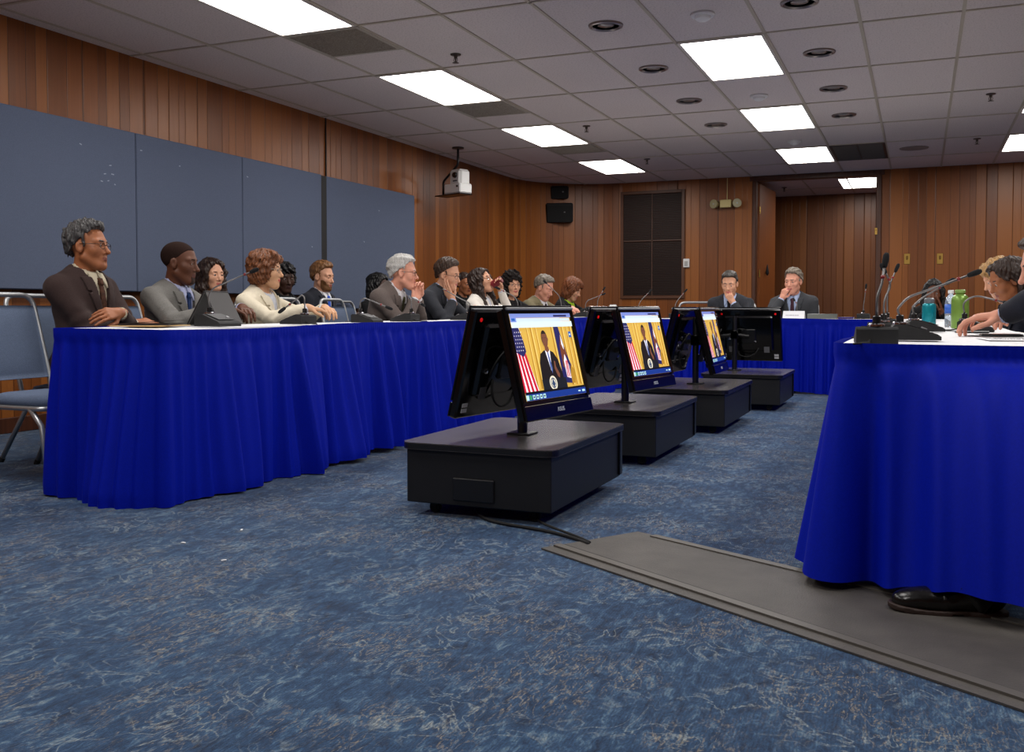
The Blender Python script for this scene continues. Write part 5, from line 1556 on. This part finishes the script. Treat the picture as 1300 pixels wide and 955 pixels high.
P('man in a dark suit and glasses resting his cheek on his hand', (-3.62, 7.16, 1.085), 4, 'grey-blue chair under the man resting his cheek on his hand', lean=20, neck=16, head=(-2, 12, 4), skin=sk_fair, q=1.0,
  hair=('short', dict(e=.011, hx=.056, hz=.082, th=.044, ty=-.01, lump=.005, nape=.082)), hairmat=H_dkbr, glasses=M_gblack, jmat=J_char, shirt=shirtB, tie=C('purple_tie', (92, 56, 128), 60, .3), seed=11, nose=1.15,
  R=dict(ref='head', w=(.116, -.080, -.195), f=(-.62, -.10, .80), n=(.15, 1, .1), curl='cheek', pole=(.6, -.5, -1)), L=ON_TABLE['L'])
r10, o10 = P('woman in a white cardigan drinking from a dark red cup', (-3.75, 8.11, 1.06), 2, 'grey-blue chair under the woman drinking', lean=2, neck=6, head=(-8, -16, 6), male=False, skin=sk_fair, q=1.1,
  hair=('long', dict(L=.26)), hairmat=H_brown, glasses=M_gblack, style='open', jname='cardigan', jmat=J_white, shirt=teeW, shirt_style='crew', seed=12, vdepth=.3, vw=.05, earring=True,
  L=dict(ref='head', w=(.135, .045, -.135), f=(.25, -.25, .95), n=(.25, -.95, 0), curl='grip', pole=(.5, .4, -1)), R=dict(w=(.36, -.10, .29), f=(.7, .6, .2), n=(0, .3, -1), curl='pen', pole=(-.1, -.8, -.6)))
r11, o11 = P('woman with curly black hair and glasses in black, holding a pen', (-3.75, 8.83, 1.04), -18, 'grey-blue chair under the curly-haired woman', lean=8, neck=12, head=(-24, 2, 0), male=False, skin=sk_fair, q=1.1,
  hair=('bob', dict(vol=1.10, drop=.125, lump=.016, lf=85, amp=.004, k=14, part=1)), hairmat=H_curly, glasses=M_gblack, style='blazer', jmat=J_black, shirt=teeB, shirt_style='crew', seed=13, vdepth=.25, vw=.07,
  R=dict(w=(.36, .02, .30), f=(.8, .35, .2), n=(0, .3, -1), curl='pen', pole=(-.1, -.8, -.6)), L=ON_TABLE['L'])
P('man with grey hair in an olive tan jacket reading with head bowed', (-3.65, 9.46, 1.02), -8, 'grey-blue chair under the man in the olive jacket', lean=14, neck=20, head=(2, 24, 0), skin=sk_pink, q=1.2,
  hair=('short', dict(e=.011, hx=.05, hz=.08)), hairmat=H_grbr, jmat=J_olive, shirt=shirtW, tie=C('dark_tie', (30, 26, 30)), seed=14, gaze=(0, 20), **ON_TABLE)
P('woman with auburn hair in a black blazer over a lime green top', (-3.6, 10.22, 1.02), -2, 'grey-blue chair under the woman in lime green', lean=14, neck=18, head=(4, 26, 0), male=False, skin=sk_fair, q=1.2,
  hair=('bob', dict(vol=1.05, drop=.13, lump=.009)), hairmat=H_red, style='blazer', jmat=J_black, shirt=lime, shirt_style='crew', seed=15, vdepth=.16, vw=.085, gaze=(0, 20), **ON_TABLE)
# second row by the wall
P('woman with long dark brown hair in a black jacket seated by the tackboards', (-4.85, 5.71, 1.052), -4, 'grey-blue chair under the long-haired woman by the tackboards', lean=4, neck=14, head=(-10, 2, 0), male=False, skin=sk_fair, q=1.0,
  hair=('long', dict(L=.25, hx=.055, fw=.01)), hairmat=H_brown, style='blazer', jmat=J_black, shirt=teeW, shirt_style='crew', seed=16, vdepth=.25, **LAP)
P('person with short black hair in dark clothes, half hidden behind the cream jacket', (-4.87, 6.63, 1.057), -10, 'grey-blue chair under the person behind the cream jacket', lean=4, neck=14, head=(-22, 10, 0), male=False, skin=sk_deep, q=1.0,
  hair=('bob', dict(vol=.96, drop=.05, lump=.008, amp=.006, k=14)), hairmat=H_black, style='blazer', jmat=J_black, shirt=teeB, shirt_style='crew', seed=17, **LAP)
P('bearded young man in a dark suit and bright blue tie behind the empty chair', (-4.87, 7.18, 1.085), 0, 'grey-blue chair under the bearded young man', lean=4, neck=14, head=(2, 8, 0), skin=sk_fair, q=.95,
  hair=('short', dict(e=.010, hx=.058, hz=.084, th=.044, lump=.005)), hairmat=H_sand, beard=(.0030, H_sand), jmat=J_dark, shirt=shirtW, tie=C('bright_blue_tie', (40, 84, 190), 60, .2), seed=18, gaze=(0, 10), **LAP)
P('person in black with dark hair, hidden behind the grey-haired man', (-4.85, 8.10, 1.02), 0, 'grey-blue chair under the person hidden by the grey-haired man', lean=6, neck=14, head=(0, 5, 0), skin=sk_deep, q=1.2, male=False,
  hair=('long', dict(L=.2)), hairmat=H_black, style='blazer', jmat=J_black, shirt=teeB, shirt_style='crew', seed=19, **LAP)
P('dark-haired person half hidden behind the man with his hand on his cheek', (-4.6, 9.50, 1.075), -15, 'grey-blue chair under the person between the two rows', lean=6, neck=14, head=(-10, 8, 0), male=False, skin=sk_tan, q=1.2,
  hair=('tied', {}), hairmat=H_brown, style='blazer', jmat=J_black, shirt=teeB, shirt_style='crew', seed=20, **LAP)
# the far table
P('man in a dark suit covering his mouth with his fist, before the far wall', (-1.84, 10.15, 1.06), -90, 'grey-blue chair under the man covering his mouth', lean=12, neck=14, head=(0, 14, 0), skin=sk_fair, q=1.2,
  hair=('short', dict(e=.010, hx=.052, hz=.08)), hairmat=H_char, jmat=J_char, shirt=shirtB, tie=C('dark_tie', (30, 26, 30)), seed=21, gaze=(0, 18), wd=1.05, browt=1.3,
  L=dict(ref='head', w=(.125, .055, -.175), f=(-.05, -.5, .8), n=(-1, -.1, .1), curl='fist', pole=(.3, .7, -1)), R=LAP['R'])
P('man in a grey suit at the name card, fingers at his lips', (-1.196, 10.15, 1.078), -92, 'grey-blue chair under the man at the name card', lean=8, neck=14, head=(-16, 6, 0), skin=sk_pink, q=1.2,
  hair=('short', dict(e=.012, hx=.052, hz=.082, th=.042, lump=.006)), hairmat=H_grbr, jmat=J_dgrey, shirt=shirtB, tie=C('maroon_tie', (66, 40, 50)), seed=22, wd=1.05,
  R=dict(ref='head', w=(.115, -.075, -.165), f=(-.05, .42, .88), n=(-1, .25, .1), curl='mouth', pole=(.3, -.6, -1)), L=LAP['L'])
P('woman with black hair leaning on her hands behind the teal bottle', (.115, 10.1, .955), -92, 'grey-blue chair under the woman behind the teal bottle', lean=24, neck=12, head=(0, 8, 0), male=False, skin=sk_dark, q=1.3,
  hair=('long', dict(L=.2, hx=.05)), hairmat=H_black, style='blazer', jmat=J_black, shirt=teeB, shirt_style='crew', seed=23,
  L=dict(ref='head', w=(.07, .075, -.19), f=(.05, -.12, .97), n=(-.1, -1, 0), curl='cheek', pole=(.5, .5, -1)), R=dict(ref='head', w=(.07, -.075, -.19), f=(.05, .12, .97), n=(-.1, 1, 0), curl='cheek', pole=(.5, -.5, -1)))
# the near table's outer side
P('blond woman bending over the table, behind the dark-haired woman', (.470, 7.06, 1.003), 180, 'grey-blue chair under the blond woman', dx=-.02, lean=26, neck=16, head=(14, 26, 0), male=False, skin=sk_fair, q=1.1,
  hair=('bob', dict(vol=1.0, drop=.10)), hairmat=H_blond, style='blazer', jmat=J_dark, shirt=teeW, shirt_style='crew', seed=24, gaze=(0, 20), **LAP)
P('dark-haired woman in a dark jacket and white shirt bending over the table', (.455, 6.2, .965), 180, 'grey-blue chair under the dark-haired woman at the near table', dx=-.02, lean=28, neck=14, head=(20, 22, 0), male=False, skin=sk_tan, q=1.0,
  hair=('long', dict(L=.24, hx=.046, fw=-.075)), hairmat=H_brown, style='blazer', jmat=J_navy, shirt=shirtW, seed=25, gaze=(0, 20), vdepth=.2, vw=.06, **LAP)
P('man in a navy suit reaching one hand onto the table beside the printed sheets', (.455, 4.25, .965), 180, 'grey-blue chair under the man reaching over the table', dx=-.03, lean=36, neck=8, head=(8, 14, 0), skin=sk_pink, q=.9,
  hair=('short', dict(e=.012)), hairmat=H_dkbr, jmat=J_navy, shirt=shirtB, tie=C('navy_tie', (24, 30, 60)), seed=26,
  L=dict(ref='world', w=(.292, 4.06, .774), f=(-1, .12, -.06), n=(0, .1, -1), curl=([(.30, .50, .35), (.42, .62, .4), (.5, .66, .4), (.55, .7, .4)], (.45, .35)), pole=(0, 1, .35)),
  R=dict(ref='world', w=(.45, 4.66, .785), f=(-1, -.3, -.05), n=(0, 0, -1), curl='table', pole=(0, -1, .35)))
P('man in a black suit, seen only by the black leather shoe under the blue skirt', (1.02, 3.28, 1.13), 180, 'grey-blue chair under the man whose shoe shows', lean=0, neck=12, head=(0, 4, 0), skin=sk_fair, q=1.2,
  hair=('short', {}), hairmat=H_dkbr, jmat=J_black, shirt=shirtW, tie=C('dark_tie', (30, 26, 30)), seed=27, fineleg=True, legs_world=True,
  knees=((.47, 3.03, .445), (.57, 3.46, .47)), ankles=((.152, 2.758, .085), (.52, 3.5, .085)), toes=((-1, -.20, 0), (-1, .1, 0)), **LAP)
# chairs with nobody on them
chair(-3.84, 3.355, math.radians(0), 'empty grey-blue chair at the end of the table, cut by the photo edge')
chair(-3.86, 5.66, math.radians(0), 'empty grey-blue chair between the cream jacket and the grey-haired man')
chair(-2.31, 10.40, math.radians(-90), 'empty grey-blue chair beside the man covering his mouth')

# ------------------------------------------------------------------ things on the tables
ZT = ZL+.0035
mic(-2.985, 3.55, ZT, math.radians(-8), [(-.012, 0, .05), (.02, .0, .09), (.235, .04, .165)], 'black table microphone before the open tablet, neck stretched sideways', big=1.12, head_r=.0095)
mic(-2.99, 4.18, ZT, math.radians(172), [(0, 0, .055), (.015, .0, .075), (.10, .05, .0)], 'black table microphone before the woman in cream, neck bent down')
mic(-2.99, 4.86, ZT, math.radians(0), [(0, 0, .05), (.03, -.0, .065), (.16, .04, .01)], 'black table microphone before the empty chair, neck drooping')
mic(-2.99, 5.31, ZT, math.radians(180), [(0, 0, .06), (.02, 0, .085), (-.0, -.14, .03)], 'black table microphone before the man with clasped hands')
mic(-2.99, 6.15, ZT, math.radians(180), [(-.01, 0, .04), (.05, .03, .07), (.17, .10, .15)], 'black table microphone before the man resting his cheek')
mic(-2.99, 7.05, ZT, math.radians(180), [(0, 0, .05), (.03, 0, .10), (.14, .06, .16)], 'black table microphone before the woman drinking')
mic(-2.99, 8.05, ZT, math.radians(180), [(0, 0, .05), (.02, 0, .12), (.10, .12, .23)], 'black table microphone before the man in the olive jacket')
mic(-3.05, 8.9, ZT, math.radians(180), [(0, 0, .05), (-.02, 0, .08), (-.14, -.1, .14)], 'black table microphone before the woman in lime green')
ZTF = ZF+.0035
mic(-3.1, 9.62, ZT, math.radians(90), [(0, 0, .06), (.02, 0, .10), (.02, -.06, .20)], 'black table microphone in the corner beside the white cup')
mic(-2.66, 9.62, ZTF, math.radians(90), [(0, 0, .05), (.02, -.02, .10), (.06, -.10, .19)], 'black table microphone on the far table beneath the large wall vent')
mic(-2.28, 9.62, ZTF, math.radians(90), [(0, 0, .05), (.02, -.02, .10), (.05, -.09, .19)], 'black table microphone on the far table before the empty chair')
mic(-1.10, 9.70, ZTF, math.radians(90), [(0, 0, .04), (.01, 0, .06), (.05, .03, .10)], 'black table microphone behind the name card', cable=False)
mic(-.49, 9.62, ZTF, math.radians(90), [(0, 0, .05), (.0, -.01, .12), (.0, -.02, .215)], 'black table microphone at the doorway end of the far table')
ZTR = ZR+.0035
mic(-.122, 3.06, ZTR, math.radians(96), [(0, 0, .06), (.005, -.012, .09), (.02, -.022, .155)], 'black table microphone standing tallest at the near table corner', big=1.0, head_r=.0085)
mic(-.015, 3.44, ZTR, math.radians(5), [(-.01, 0, .02), (.02, 0, .06), (.215, .02, .135)], 'black table microphone in profile, neck stretched over the near table', head_r=.0085)
mic(-.135, 4.05, ZTR, math.radians(96), [(0, 0, .06), (.02, -.03, .115), (-.01, -.0, .17)], 'black table microphone behind the tallest one at the table corner', head_r=.008)
mic(.02, 4.72, ZTR, math.radians(10), [(-.01, 0, .03), (.03, 0, .07), (.14, .0, .14)], 'black table microphone with a reddish head before the teal bottle', head_r=.0085)
mic(.232, 4.80, ZTR, math.radians(-5), [(-.01, 0, .05), (.04, 0, .085), (.165, .0, .05)], 'black table microphone beside the green bottle, neck drooping to the edge')
mic(-.16, 5.3, ZTR, math.radians(96), [(0, 0, .05), (.0, 0, .12), (-.0, -.04, .22)], 'black table microphone with a bare silver neck along the near table edge')
# tablet on its folio stand, folder and envelope
t = empty('tablet', (-3.215, 3.79, ZT), math.radians(14), 'black tablet propped up on an open grey folio stand', 'tablet')
f = MB(); f.box((-.03, 0, .085), (.008, .245, .185), Matrix.Rotation(.50, 3, 'Y'), bev=.003); f.build('screen', M_black, t)
R2 = Matrix.Rotation(.50, 3, 'Y')
f = MB(); f.box(Vector((-.024, 0, .085)), (.004, .25, .19), R2, bev=.0015); f.build('folio_back', rgb('folio_grey', (62, 60, 60), rough=.7), t)
f = MB(); f.add([(.018, -.12, .160), (.018, .12, .160), (.095, .125, .002), (.095, -.125, .002), (.022, -.12, .162), (.022, .12, .162), (.099, .125, .004), (.099, -.125, .004)], [(0, 1, 2, 3), (7, 6, 5, 4), (0, 4, 5, 1), (2, 6, 7, 3), (1, 5, 6, 2), (0, 3, 7, 4)]); f.build('stand_flap', rgb('folio_grey2', (74, 72, 72), rough=.7), t)
f = MB(); f.box((-.07, 0, .003), (.12, .245, .005), bev=.001); f.build('folio_front', rgb('folio_grey', (62, 60, 60)), t)
f = MB(); f.lathe([(0, 0), (.005, 0), (.005, .002), (0, .002)], Vector((.012, .10, .155)), n=12, axis=Matrix.Rotation(.5+PI/2, 3, 'Y')); f.build('camera_lens', M_gloss, t)
f = MB(); f.box((-3.24, 3.40, ZT+.004), (.23, .30, .004), Matrix.Rotation(.25, 3, 'Z')); tag(f.build('envelope', rgb('tan_paper', (196, 160, 104), rough=.8, noise=(30, .08))), 'tan envelope lying under the dark folder on the table', 'envelope')
t = empty('folder', (-3.27, 3.44, ZT+.0065), .5, 'dark brown folder lying half open before the brown suit', 'folder')
f = MB(); f.box((0, 0, .003), (.22, .3, .006), bev=.002); f.build('cover', rgb('dark_folder', (46, 32, 30), rough=.6), t)
f = MB(); f.add([(-.11, -.15, .006), (.11, -.15, .02), (.11, .15, .02), (-.11, .15, .006), (-.11, -.15, .008), (.11, -.15, .022), (.11, .15, .022), (-.11, .15, .008)], [(3, 2, 1, 0), (4, 5, 6, 7), (0, 1, 5, 4), (2, 3, 7, 6), (1, 2, 6, 5)]); f.build('flap', rgb('dark_folder', (46, 32, 30)), t)
# name card
t = empty('name_card', (-1.105, 9.46, ZTF), math.radians(-6), 'white folded name card before the man in the grey suit', 'name card')
f = MB(); f.add([(-.10, -.035, 0), (.10, -.035, 0), (.10, 0, .075), (-.10, 0, .075), (-.10, .035, 0), (.10, .035, 0)], [(0, 1, 2, 3), (3, 2, 5, 4)]); f.build('card', M_paper, t)
f = MB(); rr = random.Random(4); x = -.07
while x < .05:
    w_ = rr.uniform(.004, .009); f.box((x, -.0195, .034), (w_, .001, .011), Matrix.Rotation(-.437, 3, 'X')); x += w_+.003
f.build('faint_lettering', rgb('faint_ink', (170, 170, 180)), t)
# far table: dark glassy tray and purple book
t = empty('glass_tray', (-.85, 9.55, ZTF), 0, 'low dark translucent tray on the far table right of the name card', 'tray')
f = MB(); f.box((0, 0, .004), (.27, .17, .006), bev=.002)
f.build('tray_base', rgb('smoky_plastic', (70, 74, 72), rough=.15), t)
f = MB()
for s in (-1, 1): f.box((s*.132, 0, .024), (.005, .17, .046), bev=.001); f.box((0, s*.083, .024), (.26, .005, .046), bev=.001)
f.build('tray_rim', rgb('smoky_rim', (104, 108, 104), rough=.12), t)
t = empty('notebook', (-.635, 9.52, ZTF), 0, 'dark purple notebook lying at the doorway end of the far table', 'book')
f = MB(); f.box((0, 0, .009), (.13, .2, .012)); f.build('pages', M_paper, t)
f = MB(); f.box((0, 0, .0165), (.136, .206, .003), bev=.001); f.box((0, 0, .0015), (.136, .206, .003), bev=.001); f.box((0, .1015, .009), (.136, .003, .018)); f.box((0, -.1015, .009), (.136, .002, .018)); f.build('cover', rgb('purple_cover', (44, 26, 96), rough=.4), t)
t = empty('paper_cup', (-2.975, 9.72, ZT), 0, 'white lidded cup in the corner between the two far tables', 'cup')
f = MB(); f.lathe([(0, 0), (.030, 0), (.041, .1), (.041, .102), (0, .102)], n=24); f.build('cup_body', M_paper, t, smooth=True, angle=40)
f = MB(); f.lathe([(.043, .1), (.043, .108), (.036, .112), (.034, .124), (0, .124)], n=24); f.build('lid', M_whiteplastic, t, smooth=True, angle=40)
# bottles
t = empty('water_bottle', (.047, 6.05, ZTR), 0, 'teal metal drinking bottle with a dark cap on the near table', 'bottle')
f = MB(); f.lathe([(0, 0), (.036, 0), (.038, .006), (.038, .118), (.036, .128), (.03, .134), (0, .134)], n=28); f.build('bottle_body', rgb('teal_metal', (14, 130, 142), rough=.25, metal=.35), t, smooth=True, angle=40)
f = MB(); f.lathe([(.026, .134), (.028, .140), (.028, .158), (.02, .166), (0, .168)], n=22); f.build('cap', rgb('grey_cap', (96, 100, 104), rough=.4), t, smooth=True, angle=40)
t = empty('water_bottle', (.192, 5.55, ZTR), 0, 'green metal drinking bottle with a narrow neck on the near table', 'bottle')
f = MB(); f.lathe([(0, 0), (.040, 0), (.043, .006), (.043, .148), (.040, .162), (.030, .174), (.022, .178), (.022, .190), (0, .190)], n=28); f.build('bottle_body', rgb('green_metal', (112, 146, 62), rough=.3, metal=.3), t, smooth=True, angle=40)
f = MB(); f.lathe([(.024, .186), (.026, .188), (.026, .200), (.022, .203), (0, .203)], n=22); f.build('cap', rgb('green_cap', (128, 160, 84), rough=.4), t, smooth=True, angle=40)
t = empty('plastic_bottle', (.158, 5.95, ZTR), 0, 'clear plastic water bottle with a blue label beside the green bottle', 'bottle')
f = MB(); f.lathe([(0, 0), (.028, 0), (.031, .006), (.031, .06), (.029, .065), (.031, .07), (.031, .135), (.024, .165), (.013, .182), (.013, .194), (0, .194)], n=26); f.build('bottle_body', rgb('clear_plastic', (206, 220, 232), rough=.08, trans=.75), t, smooth=True, angle=40)
f = MB(); f.lathe([(.0318, .078), (.0318, .128)], n=26); f.build('blue_label', rgb('blue_label', (38, 92, 190), rough=.4), t, smooth=True)
f = MB(); f.lathe([(.0155, .190), (.0155, .206), (.013, .208), (0, .208)], n=20); f.build('cap', M_whiteplastic, t, smooth=True, angle=40)
# papers and phone on the near table
def sheet(x, y, rz, w_, l_, label, lines=True, z=0.0):
    t = empty('paper_sheet', (x, y, ZTR+.0006+z), rz, label, 'paper')
    f = MB(); f.box((0, 0, .0006), (w_, l_, .0012)); f.build('sheet', M_paper, t)
    if lines:
        f = MB(); rr = random.Random(int(x*1000)); 
        for k in range(5):
            x0 = -w_*.4
            while x0 < w_*.36:
                ww = rr.uniform(.01, .03)
                if rr.random() < .85: f.box((x0+ww/2, l_*.36-k*.035, .0014), (ww, .007, .0004))
                x0 += ww+.006
        f.build('printed_lines', rgb('ink', (50, 50, 56)), t)
sheet(.30, 3.62, .1, .216, .279, 'printed white sheet nearest the front edge of the near table', True)
sheet(.27, 4.22, -.2, .216, .279, 'white sheet under the reaching hand', True)
sheet(.10, 5.1, .3, .216, .279, 'white sheet lying between the microphones and the teal bottle', False)
t = empty('smartphone', (.275, 3.96, ZTR), .06, 'flat black phone lying by the reaching hand', 'phone')
f = MB(); f.box((0, 0, .006), (.14, .07, .008), bev=.003); f.build('phone_body', M_black, t); f = MB(); f.box((0, 0, .0104), (.13, .062, .0006)); f.build('screen', M_gloss, t)
t = empty('smartphone', (.20, 4.44, ZTR), .4, 'small dark phone lying next to the drooping microphone', 'phone')
f = MB(); f.box((0, 0, .006), (.12, .06, .010), bev=.003); f.build('phone_body', M_black, t); f = MB(); f.box((0, 0, .0114), (.11, .052, .0006)); f.build('screen', M_gloss, t)
# cup held by the drinking woman
q_ = o10['_pts']; hd = o10['_hands']['L']
def w10(v): return q_['FR'] @ (q_['HC']+q_['HR'] @ V3(*v))+q_['off']
c0 = w10((.098, .0, -.072)); c1 = w10((.190, .012, -.045))
ax = Vector(c1-c0).normalized()
t = empty('drinking_cup', tuple(c0), 0, 'dark red cup held up to the mouth of the drinking woman', 'cup')
f = MB(); f.lathe([(.036, 0), (.038, .001), (.033, .1), (0, .1), (0, .098), (.030, .096), (.0345, .002), (.036, 0)], n=26, axis=ax.to_track_quat('Z', 'Y').to_matrix()); f.build('cup_body', rgb('dark_red_cup', (112, 18, 28), rough=.4), t, smooth=True, angle=40)
# pens in hands
for rr_, oo, lb in ((r10, o10, 'dark pen in the hand of the drinking woman'), (r11, o11, 'dark pen in the hand of the curly-haired woman')):
    hd = oo['_hands']['R']; pp = oo['_pts']
    a = hd.W+hd.f*.095+hd.t*.035+hd.n*.03
    d = nrm3(-hd.n*.75-hd.f*.25+hd.t*.35)
    A = pp['FR'] @ (a-d*.06)+pp['off']; B_ = pp['FR'] @ (a+d*.08)+pp['off']
    f = MB(); f.tube([tuple(A), tuple(A+(B_-A)*.08), tuple(B_)], [.001, .0045, .0045], 8); tag(f.build('pen', M_blackmat, smooth=True), lb, 'pen')
# ------------------------------------------------------------------ floor things
corners = [(-1.148, 2.95), (-.916, 3.304), (.254, 2.744), (1.35, 2.22), (1.15, 1.53), (.03, 2.226)]
t = empty('floor_mat', (0, 0, 0), 0, 'long dark grey rubber cable cover lying across the carpet', 'mat')
f = MB(); f.prism(corners[::-1], .001, .006); f.build('strip', M_mat, t)
f = MB()
def along(a, b, w_, z0, z1, m0=0, m1=1):
    A = Vector((*a, 0)); B_ = Vector((*b, 0)); d = (B_-A).normalized(); n_ = Vector((-d.y, d.x, 0))*w_
    f.prism([(A.x, A.y), (B_.x, B_.y), (B_.x+n_.x, B_.y+n_.y), (A.x+n_.x, A.y+n_.y)], z0, z1)
def off(p, dx, dy): return (p[0]+dx, p[1]+dy)
nx_, ny_ = .524, .852
a0, a1 = corners[0], corners[5]; a2 = corners[4]
along(off(a0, .03, .035), off(a1, .022, .036), .030, .006, .012); along(off(a1, .022, .036), off(a2, .022, .036), .030, .006, .012)
along(off(corners[1], .06, -.06), off(corners[2], .02, -.07), .03, .006, .010)
f.build('edge_ridge', rgb('rubber_ridge', (84, 80, 74), rough=.55), t)
f = MB(); along(off(a0, .055, .068), off(a1, .036, .07), .007, .006, .0072); along(off(a1, .036, .07), off(a2, .036, .07), .007, .006, .0072)
f.build('groove', M_matline, t)
f = MB(); f.tube(bez((-1.60, 3.40, .012), (-1.45, 3.12, .006), (-1.30, 3.30, .006), (-1.02, 3.06, .008), 24), .006, 8); f.tube(bez((-1.35, 3.42, .012), (-1.30, 3.25, .006), (-1.15, 3.18, .02), (-1.02, 3.075, .008), 20), .005, 8)
tag(f.build('power_cable', M_rubberblack, smooth=True), 'black cables running from under the nearest cart to the floor cover', 'cable')
rr = random.Random(12)
for k, (x, y, lb) in enumerate([(-2.30, 2.55, 'tiny white scrap of paper on the carpet nearest the long table'), (-2.02, 2.42, 'tiny white scrap of paper on the bare carpet'), (-2.24, 2.78, 'tiny white scrap of paper beside the table skirt hem')]):
    f = MB(); f.box((x, y, .0035), (.016, .006, .003), Matrix.Rotation(k, 3, 'Z')); tag(f.build('paper_scrap', M_paper), lb, 'scrap')

# ------------------------------------------------------------------ camera, world, look
f_px = 1219.0
cd = bpy.data.cameras.new('camera'); cam = bpy.data.objects.new('camera', cd); COL.objects.link(cam)
cd.sensor_fit = 'HORIZONTAL'; cd.sensor_width = 36; cd.lens = f_px/1300*36
cd.shift_y = -(477.5-432.5)/1300; cd.clip_start = .02
yaw, pitch = -.4018, -.0332
cam.location = (0, 0, CAMH)
fw = Vector((math.sin(yaw)*math.cos(pitch), math.cos(yaw)*math.cos(pitch), math.sin(pitch)))
cam.rotation_euler = fw.to_track_quat('-Z', 'Y').to_euler()
SC.camera = cam
w = bpy.data.worlds.new('room_air'); w.use_nodes = True; SC.world = w
w.node_tree.nodes['Background'].inputs[0].default_value = (.9, .92, 1, 1); w.node_tree.nodes['Background'].inputs[1].default_value = .02
SC.view_settings.view_transform = 'Standard'; SC.view_settings.look = 'None'; SC.view_settings.exposure = 0.0
try: SC.cycles.use_denoising = True; SC.cycles.denoiser = 'OPENIMAGEDENOISE'
except Exception: pass
SC.cycles.max_bounces = 8; SC.cycles.diffuse_bounces = 5; SC.cycles.sample_clamp_indirect = 6
